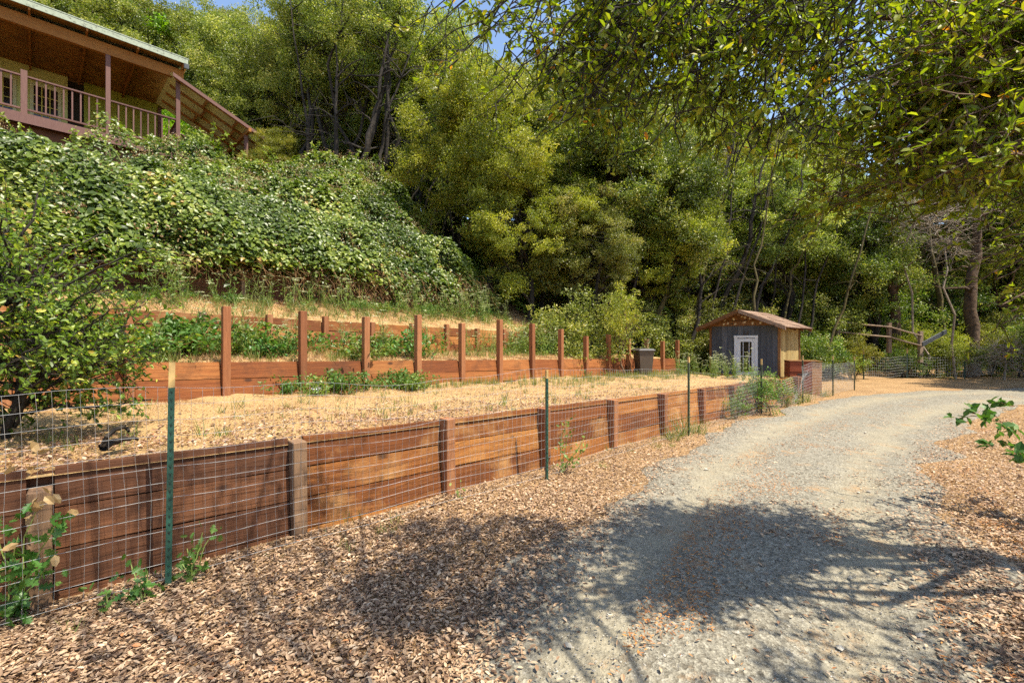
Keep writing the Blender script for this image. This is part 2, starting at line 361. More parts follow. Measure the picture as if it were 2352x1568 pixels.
def terrace(name, s0, s1, t0f, t1f, z0f, z1f, m, pw=1.):
    mb = MB()
    S = np.arange(s0, s1 + .01, .12); U = np.linspace(0, 1, 26)
    SS, UU = np.meshgrid(S, U, indexing='ij')
    TT = t0f(SS) + (t1f(SS) - t0f(SS)) * UU
    X, Y = W(SS, TT)
    Z = z0f(SS) + (z1f(SS) - z0f(SS)) * UU ** pw + fbm(np.stack([X, Y], -1), .7, 4, 9) * .05 * np.minimum(1, UU * 5)
    k = SS.shape[1]
    i = np.arange(len(S) - 1)[:, None] * k; j = np.arange(k - 1)[None]
    f = np.stack([i + j, i + k + j, i + k + j + 1, i + j + 1], -1).reshape(-1, 4)
    mb.add(np.stack([X, Y, Z], -1).reshape(-1, 3), f)
    o = mb.build(name, m, smooth=True); o['kind'] = 'structure'
    return o
def tz1(s, t): return (zA(s) - .05) + (zBbase(s) - zA(s) + .05) * np.clip(t / 3.7, 0, 1)
def tz2(s, t):
    u = np.clip((t - lineB_t(s)) / (lineC_t(s) - lineB_t(s)), 0, 1); return (zBtop(s) - .04) + (zCbase(s) - zBtop(s) + .04) * u
def tz3(s, t):
    u = np.clip((t - lineC_t(s)) / (lineD_t(s) - lineC_t(s)), 0, 1); return (zCtop(s) - .04) + (zDbase(s) - zCtop(s) + .04) * u
terrace('terrace_ground', -8, 15.05, lambda s: 0 * s + .12, lambda s: lineB_t(s) + .2, lambda s: zA(s) - .05, zBbase, M['straw'])
terrace('terrace_ground', -8, 16.0, lambda s: lineB_t(s) + .12, lambda s: lineC_t(s) + .2, lambda s: zBtop(s) - .04, zCbase, M['straw'])
terrace('terrace_ground', -8, 12.5, lambda s: lineC_t(s) + .12, lambda s: lineD_t(s) + .25, lambda s: zCtop(s) - .04, zDbase, M['straw'])

# road: lofted along a centre line
rc = np.array([[-1.5, -6, 3.4], [-.1, -1.5, 3.2], [.95, 2.0, 2.6], [1.95, 3.6, 2.7], [3.1, 5.2, 2.9], [5.1, 7.5, 3.0], [7.7, 9.9, 3.1], [11., 12.2, 3.2], [15., 13.6, 3.2], [22., 14.6, 3.4], [34., 13.5, 3.4], [50., 9., 3.4]])
def spline(P_, n):
    P_ = np.asarray(P_, float); t = np.arange(len(P_)); tt = np.linspace(0, len(P_) - 1, n); out = []
    for x in tt:
        i = min(int(x), len(P_) - 2); f = x - i
        p0, p1, p2, p3 = P_[max(i - 1, 0)], P_[i], P_[i + 1], P_[min(i + 2, len(P_) - 1)]
        out.append(.5 * (2 * p1 + (p2 - p0) * f + (2 * p0 - 5 * p1 + 4 * p2 - p3) * f * f + (3 * p1 - p0 - 3 * p2 + p3) * f ** 3))
    return np.array(out)
rcs = spline(rc, 500)
rd = unit(np.gradient(rcs[:, :2], axis=0)); rn = np.stack([-rd[:, 1], rd[:, 0]], -1)
nU = 31; U = np.linspace(-1, 1, nU)
mb = MB()
edge = fbm(np.stack([rcs[:, 0], rcs[:, 1]], -1), .35, 4, 8) * .28
edge2 = fbm(np.stack([rcs[:, 0] + 9, rcs[:, 1]], -1), .35, 4, 12) * .28
wid = rcs[:, 2][:, None] / 2 + np.where(U[None] > 0, edge[:, None], edge2[:, None])
RX = rcs[:, 0][:, None] + rn[:, 0][:, None] * U * wid; RY = rcs[:, 1][:, None] + rn[:, 1][:, None] * U * wid
trk = np.exp(-((np.abs(U) - .48) / .22) ** 2)[None] * np.ones((500, 1))
RZ = fbm(np.stack([RX, RY], -1), .6, 2, 5) * .025 + .03 - .018 * trk - .024 * (np.abs(U[None]) > .97) + fbm(np.stack([RX, RY], -1), 1.5, 3, 15) * .006
i = np.arange(499)[:, None] * nU; j = np.arange(nU - 1)[None]
mb.add(np.stack([RX, RY, RZ], -1).reshape(-1, 3), np.stack([i + j, i + j + 1, i + nU + j + 1, i + nU + j], -1).reshape(-1, 4)[:, ::-1], trk.ravel())
ro = mb.build('road', M['road'], smooth=True); ro['kind'] = 'structure'
def road_dist(X, Y):
    """signed: <0 inside the gravel, in metres from its edge"""
    X = np.asarray(X); Y = np.asarray(Y); out = np.full(X.shape, 99.); 
    c = rcs[::6]
    for k in range(0, len(X), 20000):
        dx = X[k:k + 20000, None] - c[None, :, 0]; dy = Y[k:k + 20000, None] - c[None, :, 1]
        d = np.sqrt(dx * dx + dy * dy); m_ = d.argmin(1); out[k:k + 20000] = d[np.arange(len(m_)), m_] - c[m_, 2] / 2
    return out

# ------------------------------------------------------------------ leaves
def leaves(mb, p, d, nrm, L, Wd, rnd, shape='diamond', fold=.25):
    """p base points, d leaf axis, nrm rough normal"""
    d = unit(d); side = unit(np.cross(d, nrm)); up = np.cross(side, d)
    L = np.broadcast_to(L, (len(p),))[:, None]; Wd = np.broadcast_to(Wd, (len(p),))[:, None]
    if shape == 'diamond':
        prof = [(0, 0, 0), (.45, -.5, fold), (1, 0, 0), (.45, .5, fold)]; fc = [[0, 1, 2], [0, 2, 3]]
    elif shape == 'oval':
        prof = [(0, 0, 0), (.25, -.42, fold), (.68, -.42, fold * .8), (1, 0, -.12), (.68, .42, fold * .8), (.25, .42, fold), (.5, 0, 0)]
        fc = [[0, 1, 6], [1, 2, 6], [2, 3, 6], [3, 4, 6], [4, 5, 6], [5, 0, 6]]
    elif shape == 'curl':
        prof = [(0, 0, .1), (.3, -.5, .35), (.75, -.38, .5), (1, 0, .25), (.7, .42, .1), (.25, .45, .3), (.5, 0, 0)]
        fc = [[0, 1, 6], [1, 2, 6], [2, 3, 6], [3, 4, 6], [4, 5, 6], [5, 0, 6]]
    elif shape == 'lobed':
        q = [(0, 0), (.12, -.1), (.22, -.34), (.34, -.14), (.48, -.5), (.6, -.18), (.76, -.42), (.86, -.14), (1, -.12), (1.03, .0), (1, .12), (.86, .14), (.76, .42), (.6, .18), (.48, .5), (.34, .14), (.22, .34), (.12, .1)]
        prof = [(a, b, fold * abs(b)) for a, b in q] + [(.5, 0, 0)]; fc = [[i, (i + 1) % 18, 18] for i in range(18)]
    elif shape == 'blade':
        prof = [(0, -.5, 0), (0, .5, 0), (.5, .4, .12), (.5, -.4, .12), (1, 0, .5 * fold)]; fc = [[0, 1, 2], [0, 2, 3], [3, 2, 4]]
    n = len(prof)
    vs = np.stack([p + L * a * d + Wd * b * side + Wd * c * up for a, b, c in prof], 1)
    fc = np.array(fc); f = (np.arange(len(p))[:, None, None] * n + fc[None]).reshape(-1, 3)
    mb.add(vs.reshape(-1, 3), f, np.repeat(rnd, n))

def rand_dirs(n, upbias=0., r=rs):
    v = r.normal(size=(n, 3)); v[:, 2] += upbias; return unit(v)

def clump_leaves(mb, centers, radii, per, L, r=rs, flat=.7, shape='diamond', aspect=.5, droop=-.2, tone=None, upn=.7):
    """leaves in many small clumps, each clump itself denser at its skin"""
    for i, (c, rad) in enumerate(zip(centers, radii)):
        n = max(4, int(per * (rad ** 2) * r.uniform(.7, 1.3)))
        u = rand_dirs(n, 0, r); rr = rad * (r.uniform(0, 1, n) ** .4)
        rr *= 1 + .35 * np.sin(u[:, 0] * 5 + i) * np.sin(u[:, 1] * 6 + i * 2)
        rr = rr * (1 + (r.rand(n) < .18) * r.exponential(.45, n))
        ax = unit(r.normal(size=3)); ap = (u @ ax)[:, None] * ax
        p = c + (u + ap * r.uniform(-.35, .7)) * rr[:, None] * np.array([1, 1, flat])
        d = unit(u * .7 + rand_dirs(n, 0, r) * .8 + np.array([0, 0, droop]))
        nm = rand_dirs(n, upn, r)
        rd_ = r.uniform(0, 1, n) if tone is None else np.clip(r.normal(tone[i], .2, n), 0, 1)
        leaves(mb, p, d, nm, L * r.uniform(.6, 1.25, n), L * aspect * r.uniform(.75, 1.2, n), rd_, shape)

def limb(mb, a, b, r0, r1, r=rs, seg=7, wob=.06, sag=0., sides=6, rnd=.5):
    a = np.asarray(a, float); b = np.asarray(b, float); t = np.linspace(0, 1, seg)[:, None]
    ln = np.linalg.norm(b - a)
    p = a + (b - a) * t
    w = r.normal(size=(seg, 3)) * wob * ln * np.sin(np.pi * t); w = (w + np.roll(w, 1, 0) + np.roll(w, -1, 0)) / 3 * 1.4
    p = p + w; p[:, 2:] += np.sin(np.pi * t) * sag * ln
    mb.tube(p, np.linspace(r0, r1, seg), sides, rnd, cap=False)
    return p

def make_tree(name, H, CR, CB, nclump, per, L, mleaf, mbark, seed, lean=(0, 0), trunk_r=.16, clump_r=(.5, .95), nstem=1, aspect=.5, flat=.65, shell=.5, spread=1.):
    """H height, CR crown radius, CB crown base height"""
    r = np.random.RandomState(seed)
    tk = MB(); cr = MB(); tips = []
    lean = np.array([lean[0], lean[1], 0.])
    cc = np.array([0, 0, (H + CB) / 2]) + lean; ch = (H - CB) / 2
    cen = []
    while len(cen) < nclump:
        u = r.normal(size=3); u /= np.linalg.norm(u); rad = r.uniform(shell, 1)
        q = u * rad * np.array([CR, CR, ch]); q[:2] *= 1 + .25 * math.sin(3 * math.atan2(u[1], u[0]) + seed)
        if u[2] < -.5 and r.rand() < .5: continue
        cen.append(cc + q)
    cen = np.array(cen)
    stems = []
    for k in range(nstem):
        a = r.uniform(0, 6.28); base = np.array([math.cos(a), math.sin(a), 0]) * (.12 if nstem > 1 else 0) * spread
        top = cc * np.array([1, 1, 0]) + np.array([math.cos(a), math.sin(a), 0]) * (CR * .35 * spread if nstem > 1 else CR * .08) + np.array([0, 0, H * .86])
        p = limb(tk, base + np.array([0, 0, -.3]), top, trunk_r * r.uniform(.8, 1.1), trunk_r * .25, r, 11, .035, sides=8)
        stems.append(p)
    main = []
    for k in range(int(9 + nclump * .10)):
        c = cen[r.randint(len(cen))]; st = stems[r.randint(len(stems))]
        zt = np.clip(c[2] - r.uniform(.8, 2.2), CB * .75, H * .8)
        i = np.abs(st[:, 2] - zt).argmin(); b = cc + (c - cc) * .72
        p = limb(tk, st[i], b, trunk_r * .42, trunk_r * .12, r, 7, .07, .05, 5); main += list(p[2:])
    main = np.array(main)
    for c in cen:
        i = ((main - c) ** 2).sum(1).argmin()
        limb(tk, main[i], c, trunk_r * .13, .012, r, 5, .09, .04, 3)
    # every limb end carries a tuft made of several drooping sub tufts, with open air between the tufts
    sub = []; rad = []; tn = []
    for c in cen:
        tone0 = r.uniform(.2, .75); Rr = r.uniform(clump_r[0], clump_r[1])
        for q in range(8):
            o_ = unit(r.normal(size=3) * [1, 1, .8] + [0, 0, -.15]) * Rr * r.uniform(.25, 1.0)
            sub.append(c + o_); rad.append(Rr * r.uniform(.2, .5)); tn.append(tone0 + r.uniform(-.12, .12))
    clump_leaves(cr, np.array(sub), np.array(rad), per, L, r, flat, aspect=aspect, tone=np.array(tn))
    root = bpy.data.objects.new(name, None); COL.objects.link(root)
    tk.build('trunk', mbark, root, smooth=True); cr.build('crown', mleaf, root)
    return root

# ------------------------------------------------------------------ retaining walls
def frame(origin, direc):
    """matrix: x along direc, y to its left (uphill), z up"""
    d = unit(np.array([direc[0], direc[1]])); 
    m = Matrix(((d[0], -d[1], 0, origin[0]), (d[1], d[0], 0, origin[1]), (0, 0, 1, origin[2] if len(origin) > 2 else 0), (0, 0, 0, 1)))
    return m

def retaining_wall(label, org, step, k0, k1, ztop, zbase, ptop, bm, pm, pw=.10, pd=.14, rec_top=.13, rec_bot=.05, bh=.245, seed=1, greyk=(), skip=(), old=()):
    r = np.random.RandomState(seed)
    st = float(np.hypot(*step)); Mx = frame(org, step)
    root = empty('retaining_wall', label, 'retaining wall', (org[0], org[1], 0), math.atan2(step[1], step[0]))
    for k in range(k0, k1):
        xa = k * st + pw / 2 + .008; xb = (k + 1) * st - pw / 2 - .008
        mb = MB(); i = 0
        za, zb = ztop(k), ztop(k + 1); ba = min(zbase(k), zbase(k + 1)) - .12
        tot = za - ba
        while za - i * bh > ba:
            h0 = i * bh; h1 = (i + 1) * bh - r.uniform(.006, .013)
            def yy(h): return rec_top + (rec_bot - rec_top) * min(h / tot, 1)
            j = r.uniform(-.006, .006); tw = r.uniform(-.007, .007, 4) * .6
            nx = 7; ts = np.linspace(0, 1, nx); warp = r.uniform(-.004, .004, nx); warp[0] = warp[-1] = 0
            top = []; 
            for q, x in enumerate(ts):
                zt = za + (zb - za) * x
                X = xa + (xb - xa) * x
                top.append([[X, yy(h0) + j, zt - h0 - .0 + warp[q]], [X, yy(h0) + j + .04, zt - h0 + warp[q]], [X, yy(h1) + j + .04, zt - h1 + tw[0] + warp[q] * .5], [X, yy(h1) + j, zt - h1 + tw[0] + warp[q] * .5]])
            top = np.array(top); n = nx
            f = []
            for q in range(nx - 1):
                for e in range(4):
                    e2 = (e + 1) % 4; f.append([q * 4 + e, q * 4 + e2, q * 4 + 4 + e2, q * 4 + 4 + e])
            f += [[0, 3, 2, 1], [nx * 4 - 4, nx * 4 - 3, nx * 4 - 2, nx * 4 - 1]]
            mb.add(top.reshape(-1, 3), f, r.rand()); i += 1
        mb.build('board_panel', M['old_wood'] if k in old else bm, root)
    mb = MB()
    za, zb = ztop(k0) - .03, ztop(k1) - .03
    ya = rec_top + .045
    mb.hexa([[k0 * st, ya, -.3], [k1 * st, ya, -.3], [k1 * st, ya + .02, -.3], [k0 * st, ya + .02, -.3], [k0 * st, ya, za], [k1 * st, ya, zb], [k1 * st, ya + .02, zb], [k0 * st, ya + .02, za]], .1)
    mb.build('added_backing', M['old_wood'], root)  # added behind the boards: stops light leaking through gaps, shows behind low posts
    for k in range(k0, k1 + 1):
        if k in skip: continue
        zt = ptop(k); zb_ = zbase(k) - .15; x = k * st; w = pw / 2; ch = .006
        l = r.uniform(-.006, .006, 2)
        mb = MB()
        sec = [(-w + ch, 0), (w - ch, 0), (w, ch), (w, pd - ch), (w - ch, pd), (-w + ch, pd), (-w, pd - ch), (-w, ch)]
        v = [[x + a, b, zb_] for a, b in sec] + [[x + a + l[0], b + l[1], zt - .006] for a, b in sec] + [[x + a * .9 + l[0], .007 + b * .9 + l[1], zt] for a, b in sec] + [[x + l[0], pd / 2 + l[1], zt]]
        mb.add(v, [[i, (i + 1) % 8, 8 + (i + 1) % 8, 8 + i] for i in range(8)] + [[8 + i, 8 + (i + 1) % 8, 16 + (i + 1) % 8, 16 + i] for i in range(8)], r.rand())
        mb.f[3].append(np.array([[16 + i, 16 + (i + 1) % 8, 24] for i in range(8)]))
        mb.build('post', M['post_grey'] if k in greyk else pm, root)
    return root

Aposts = {0: .72, 1: .796, 2: .812, 3: .77, 4: .75, 5: .72, 6: .70, 7: .668, 8: .64, 9: .618}
retaining_wall('lowest timber retaining wall behind the wire fence, beside the gravel track', (-2.89, 2.78), (1.12, 1.04), -4, 10,
               lambda k: .835 - .0235 * k, lambda k: -.03, lambda k: Aposts.get(k, .78 - .015 * k), M['wall_wood'], M['post'], .11, .16, .14, .06, .262, 11, greyk=(0, 1, -1), old=(-4, -3, -2, -1, 0))
byt = [703, 714, 727, 723, 742, 734, 743, 756, 772, 768, 778, 778, 783, 781]
Bp = {k: CAMZ - (y - 784) / F * (6.67 + .756 * k) for k, y in enumerate(byt)}; Bp[-1] = 2.1; 
retaining_wall('middle timber retaining wall with tall square posts standing far above its boards', (-4.18, 6.67), (.7875, .756), -5, 13,
               lambda k: 1.334 - .0238 * k, lambda k: .84 - .0225 * k, lambda k: Bp.get(k, 2.05 + .03 * k), M['wall_wood_b'], M['post'], .105, .125, .12, .03, .25, 12, greyk=(11,))
retaining_wall('third timber retaining wall up the slope, half hidden by weeds and umbels', (-5.306, 7.82), (.730, .804), -5, 12,
               lambda k: 2.12 - .0245 * k, lambda k: 1.50 - .0245 * k, lambda k: 2.15 - .0245 * k + .03 * ((k * 37) % 3), M['wall_wood'], M['post'], .10, .12, .11, .04, .22, 13, greyk=(0,))
retaining_wall('uppermost dark timber retaining wall under the bramble thicket', (-5.71, 9.69), (.676, .872), -5, 7,
               lambda k: 3.14 + .033 * k, lambda k: 2.58 + .02 * k, lambda k: 3.16 + .035 * k, M['old_wood'], M['post_grey'], .09, .12, .11, .03, .2, 14)
# end return of the lowest terrace, beside the shed
mb = MB(); e0 = V(15.25, .0, 0)
rt = empty('terrace_end_wall', 'short board end wall closing the lowest terrace beside the shed', 'retaining wall', (e0[0], e0[1], 0), math.atan2(N[1], N[0]))
for i in range(3):
    mb.box((.02, -.04, .59 - .25 * (i + 1) + .01), (3.7, 0, .59 - .25 * i), rs.rand())
mb.build('board_panel', M['wall_wood'], rt)
for q in (0.0, 1.2, 2.4, 3.6):
    mb = MB(); mb.box((q - .05, -.16, -.1), (q + .05, -.043, .60), rs.rand()); mb.build('post', M['post'], rt)

# ------------------------------------------------------------------ wire fence with T posts
def ft(s): return np.interp(s, [0, 4, 8, 14, 20], [-.20, -.32, -.30, -.42, -.62])
def ftop(s): return np.interp(s, [-5, .61, 2.5, 4.22, 6.2, 7.87, 9.5, 11.2, 12.2, 13., 14., 15.3, 16.8, 19.3, 20], [1.38, 1.33, 1.25, 1.31, 1.22, 1.14, .95, .98, .72, .86, 1.0, 1.05, .95, .93, .9])
fence = empty('wire_fence', 'sagging welded wire fence on green steel posts in front of the lowest timber wall', 'fence', tuple(V(.6, -.2, 0)))
fo = np.array(fence.location)
def fpt(s, h, warp=1.):
    """h 0..1 up the mesh"""
    s = np.asarray(s, float); z0 = .05; zt = ftop(s) + .012 * np.sin(s * 5.1) * warp
    z = z0 + (zt - z0) * h
    q = np.stack([s, h * 1.3, s * 0], -1)
    a = fbm(q, .33, 3, 21) * .05 * warp * (.3 + h); b = fbm(q, .5, 3, 33) * .022 * warp
    crumple = np.exp(-((s - 13.0) / .8) ** 2)
    a = a - crumple * .35 * h; b = b + crumple * np.sin(h * 9 + s * 6) * .06
    x, y = W(s + b * .8, ft(s) + .03 + a)
    return np.stack([x, y, z + b * .5 + np.zeros_like(x)], -1)
spans = [(-4.5, .61), (.61, 4.22), (4.22, 7.87), (7.87, 11.2), (11.2, 14.06), (14.06, 16.8), (16.8, 19.3)]
for a, b in spans:
    mb = MB()
    for s in np.arange(a + .02, b, .064):
        hh = np.linspace(0, 1, 15); sv = s + .02 * np.sin(hh * 4 + s) * hh
        mb.tube(fpt(sv, hh) - fo, .0011 if s < 9 else .0018, 3, cap=False)
    for i in range(13):
        h = i / 12; ss = np.linspace(a, b, int((b - a) * 14) + 2)
        mb.tube(fpt(ss, np.full(len(ss), h)) - fo, .0013 if a < 8 else .002, 3, cap=False)
    mb.build('wire_mesh', M['wire'], fence)
def tpost(parent, pos, ztop_, mat_, tiph=.10, w=.034, ang=.78, lean=(0, 0)):
    c, s_ = math.cos(ang), math.sin(ang)
    Rm = np.array([[c, -s_, 0], [s_, c, 0], [0, 0, 1.]])
    def seg(z0, z1):
        mb = MB()
        for lo, hi in (((-w / 2, -.004, z0), (w / 2, 0, z1)), ((-.003, .0015, z0), (.003, w * .85, z1))):
            x0, y0, a0 = lo; x1, y1, a1 = hi
            v = np.array([[x0,y0,a0],[x1,y0,a0],[x1,y1,a0],[x0,y1,a0],[x0,y0,a1],[x1,y0,a1],[x1,y1,a1],[x0,y1,a1]], float) @ Rm.T
            v[:, :2] += np.outer(v[:, 2], lean); mb.hexa(v + pos)
        return mb
    mb = seg(-.15, ztop_ - tiph)
    for z in np.arange(.1, ztop_ - .15, .055):
        q = np.array([0, -.008, z]) @ Rm.T; q[:2] += np.array(lean) * z; mb.box(pos + q - [.006, .004, .006], pos + q + [.006, .004, .006])
    p = mb.build('post', mat_, parent)
    seg(ztop_ - tiph + .001, ztop_).build('painted_tip', M['tip'], p)
for s, z, mt in ((-3.0, 1.5, 'tpost'), (.61, 1.5, 'tpost'), (4.22, 1.30, 'tpost'), (7.87, 1.37, 'tpost_far'), (11.2, 1.25, 'tpost_far'), (14.06, 1.27, 'tpost_far'), (16.8, 1.2, 'tpost_far'), (19.3, 1.12, 'tpost_far')):
    x, y = W(s, ft(s)); tpost(fence, np.array([float(x), float(y), 0]) - [fo[0], fo[1], 0], z, M[mt], .17 if s < 2 else (.1 if s < 8 else .13), .036 if s < 2 else .034, .78, (.010, .01) if s < 2 else (0, 0))

# second fence at the far side of the track
def ground_z(x, y): return float(hill(np.array([float(x)]), np.array([float(y)]))[0])
far = empty('wire_fence', 'low wire fence at the foot of the wooded slope past the bend in the track', 'fence', (15, 20, 0))
fp = [P(1985, 845, 19.5), P(2085, 850, 20.), P(2217, 858, 20.), P(2290, 840, 21.5), P(2352, 835, 23), P(2440, 830, 24)]
fp = [np.array([q[0], q[1], ground_z(q[0], q[1])]) for q in fp]
for i in range(len(fp) - 1):
    mb = MB(); a, b = fp[i], fp[i + 1]; ln = np.linalg.norm(b - a)
    if i in (3, 4): continue
    for t in np.arange(0, 1, .11 / ln): q = a + (b - a) * t; mb.tube(np.array([q + [0, 0, z + .02 * math.sin(t * 31)] for z in (.1, .5, .95)]) - [15, 20, 0], .003, 3, cap=False)
    for z in np.arange(.1, 1, .12): mb.tube(np.array([a + (b - a) * t + [0, 0, z + .03 * math.sin(t * 9 + i)] for t in np.linspace(0, 1, 9)]) - [15, 20, 0], .003, 3, cap=False)
    mb.build('wire_mesh', M['wire'], far)
for i, q in enumerate(fp):
    tpost(far, q - [15, 20, 0], 1.3, M['tpost'], .22, .05)

# split rail fence up the slope
rail = empty('rail_fence', 'weathered two post split rail fence on the slope behind the shed', 'fence', (14, 22, 0))
rp = [P(1925, 745, 20.5), P(2042, 757, 20.5), P(2114, 777, 20.0)]
for i, q in enumerate(rp):
    z0 = q[2] - .55 
    mb = MB(); mb.box((q[0] - 14 - .07, q[1] - 22 - .07, z0 - .5), (q[0] - 14 + .07, q[1] - 22 + .07, q[2] + .32), rs.rand()); mb.build('post', M['grey_rail'], rail)
    if i:
        for dz in (.12, -.33):
            mb = MB(); mb.tube(np.array([rp[i - 1] + [0, -.08, dz], (rp[i - 1] + q) / 2 + [0, -.09, dz - .02], q + [0, -.08, dz]]) - [14, 22, 0], [.035, .045, .035], 6, rs.rand()); mb.build('rail', M['grey_rail'], rail)
# grey plank leaning on the slope
mb = MB(); a, b = P(2122, 789, 19.6), P(2163, 767, 19.9)
d = unit(b - a); s_ = unit(np.cross(d, [0, 1, .3])); u_ = np.cross(s_, d)
v = []
for e in (a - d * .1, b + d * .3):
    for p_, q_ in ((-1, -1), (1, -1), (1, 1), (-1, 1)): v.append(e + s_ * .10 * p_ + u_ * .02 * q_)
mb.hexa(v); tag(mb.build('leaning_plank', M['shed_board']), 'grey plank lying tilted on the green slope near the big trunk', 'plank')

# ------------------------------------------------------------------ shed  (local x = front width from left corner, y = depth)
Lc = np.array([7.21, 16.5]); Rc = np.array([8.73, 14.86]); wS = 2.236; dS = 2.1; hS = 2.22
shed = empty('garden_shed', 'small grey board shed with a white glazed door and a horseshoe above it', 'shed', (Lc[0], Lc[1], -.02), math.atan2((Rc - Lc)[1], (Rc - Lc)[0]))
pk = .47; midx = wS / 2
def vboards(n, x0, x1, zf, y, mm, par, name='front_wall', face=-1, gap=.006, openx=None, openz=None, axis=0):
    mb = MB(); bw = (x1 - x0) / n
    for i in range(n):
        a = x0 + i * bw + gap / 2; b = x0 + (i + 1) * bw - gap / 2
        segs = [(a, b, 0)]
        if openx:
            segs = []
            if a < openx[0]: segs.append((a, min(b, openx[0]), 0))
            if b > openx[1]: segs.append((max(a, openx[1]), b, 0))
            lo, hi = max(a, openx[0]), min(b, openx[1])
            if hi > lo: segs.append((lo, hi, openz))
        r_ = rs.rand(); dy = rs.uniform(-.003, .003)
        for p_, q_, z0 in segs:
            v = [[p_, y + dy, z0], [q_, y + dy, z0], [q_, y + dy + .02, z0], [p_, y + dy + .02, z0], [p_, y + dy, zf(p_)], [q_, y + dy, zf(q_)], [q_, y + dy + .02, zf(q_)], [p_, y + dy + .02, zf(p_)]]
            v = np.array(v)
            if axis: v = v[:, [1, 0, 2]] * [1, 1, 1]
            mb.hexa(v, r_)
    return mb.build(name, mm, par)
gz = lambda x: hS + pk * (1 - abs(x - midx) / midx)
dx0, dx1, dz = .92, 1.50, 1.78
vboards(12, 0.03, wS - .03, lambda x: hS - .02, 0, M['shed_board'], shed, 'front_wall', openx=(dx0, dx1), openz=dz)
vboards(10, 0.03, wS - .03, lambda x: gz(x) - .05, dS - .03, M['shed_board'], shed, 'back_wall')
vboards(7, .03, dS - .04, lambda x: hS - .02, wS - .02, M['shed_side'], shed, 'side_wall', axis=1)
vboards(7, .03, dS - .04, lambda x: hS - .02, 0., M['shed_side'], shed, 'side_wall', axis=1)
# gable header boards above the front wall
mb = MB()
mb.hexa([[-.02, -.03, hS - .02], [wS + .02, -.03, hS - .02], [wS + .02, .0, hS - .02], [-.02, .0, hS - .02], [.2, -.03, hS + .15], [wS - .2, -.03, hS + .15], [wS - .2, .0, hS + .15], [.2, .0, hS + .15]], .6)
mb.hexa([[.22, -.015, hS + .165], [wS - .22, -.015, hS + .165], [wS - .22, .015, hS + .165], [.22, .015, hS + .165], [midx - .1, -.015, gz(midx) - .08], [midx + .1, -.015, gz(midx) - .08], [midx + .1, .015, gz(midx) - .08], [midx - .1, .015, gz(midx) - .08]], .35)
hd = mb.build('gable_boards', M['brown_trim'], shed)
mb = MB(); rr = np.random.RandomState(5); FLK = simple('flaked_cream_paint', [(.3, (.5, .4, .25)), (.7, (.62, .52, .36))], 20.)
for cx, cz in ((.52, .05), (.66, .07), (.90, .04), (1.2, .1), (1.48, .06), (1.72, .06), (.85, .22), (1.12, .3), (1.22, .27), (.55, .17), (1.38, .22)):
    n = 9; ang = np.arange(n) / n * 6.283; rad = rr.uniform(.022, .055, n); v = np.stack([cx - .04 + np.cos(ang) * rad * 1.1, np.full(n, -.034 if cz < .16 else -.018), hS + cz + np.sin(ang) * rad], -1)
    v = np.concatenate([v, [[cx - .04, -.036 if cz < .16 else -.02, hS + cz]]]); mb = MB(); mb.add(v, [[(i + 1) % n, i, n] for i in range(n)]); mb.build('paint_flake', FLK, hd)
for x in (0, wS):
    for y in (0, dS):
        mb = MB(); mb.box((x - .035, y - .035, 0), (x + .035, y + .035, hS + .0), rs.rand()); mb.build('corner_trim', M['brown_trim'], shed)
# ridge beam and rafters
mb = MB(); mb.box((midx - .05, -.42, gz(midx) - .16), (midx + .05, dS + .3, gz(midx) - .01), .3); mb.build('ridge_beam', M['brown_trim'], shed)
sl = pk / midx; ov = .34
def roofpt(side, u, y, dz=0): # u distance from ridge horizontally
    return [midx + side * u, y, hS + pk + .02 - sl * u + dz]
for side in (-1, 1):
    rf = MB()
    ny = 9
    ys = np.linspace(-.45, dS + .35, ny + 1)
    U0, U1 = 0.0, midx + ov
    # strips of weathered roll roofing / boards that run down the slope, overlapping
    for q in range(5):
        ua, ub = U1 * q / 5, U1 * (q + 1) / 5 + .03
        lift = .035 - .006 * 0
        for i in range(ny):
            j = rr.uniform(-.006, .008, 4); e = rr.uniform(-.02, .02)
            v = [roofpt(side, ua, ys[i] + .003, .01), roofpt(side, ub + e, ys[i] + .003, .018), roofpt(side, ub + e, ys[i + 1], .018), roofpt(side, ua, ys[i + 1], .01)]
            v += [[a[0], a[1], a[2] + t_ + j[k]] for k, (a, t_) in enumerate(zip(v, (.012, .022, .022, .012)))]
            if side < 0: v = [v[k] for k in (1, 0, 3, 2, 5, 4, 7, 6)]
            rf.hexa(v, rr.rand())
    ro_ = rf.build('roof', M['shingle'], shed)
    for y in (-.44, -.40, .6, 1.4, dS + .3):
        mb = MB(); w = .022
        v = [roofpt(side, .02, y - w, -.10), roofpt(side, U1 - .02, y - w, -.10), roofpt(side, U1 - .02, y + w, -.10), roofpt(side, .02, y + w, -.10),
             roofpt(side, .02, y - w, .0), roofpt(side, U1 - .02, y - w, .0), roofpt(side, U1 - .02, y + w, .0), roofpt(side, .02, y + w, .0)]
        if y == -.44: v = [[a[0], a[1] - .03, a[2] + (.045 if k > 3 else .02)] for k, a in enumerate(v)]
        if side < 0: v = [v[k] for k in (1, 0, 3, 2, 5, 4, 7, 6)]
        mb.hexa(v, rr.rand()); mb.build('rafter', M['shingle'] if y == -.44 and side > 0 else M['brown_trim'], ro_)
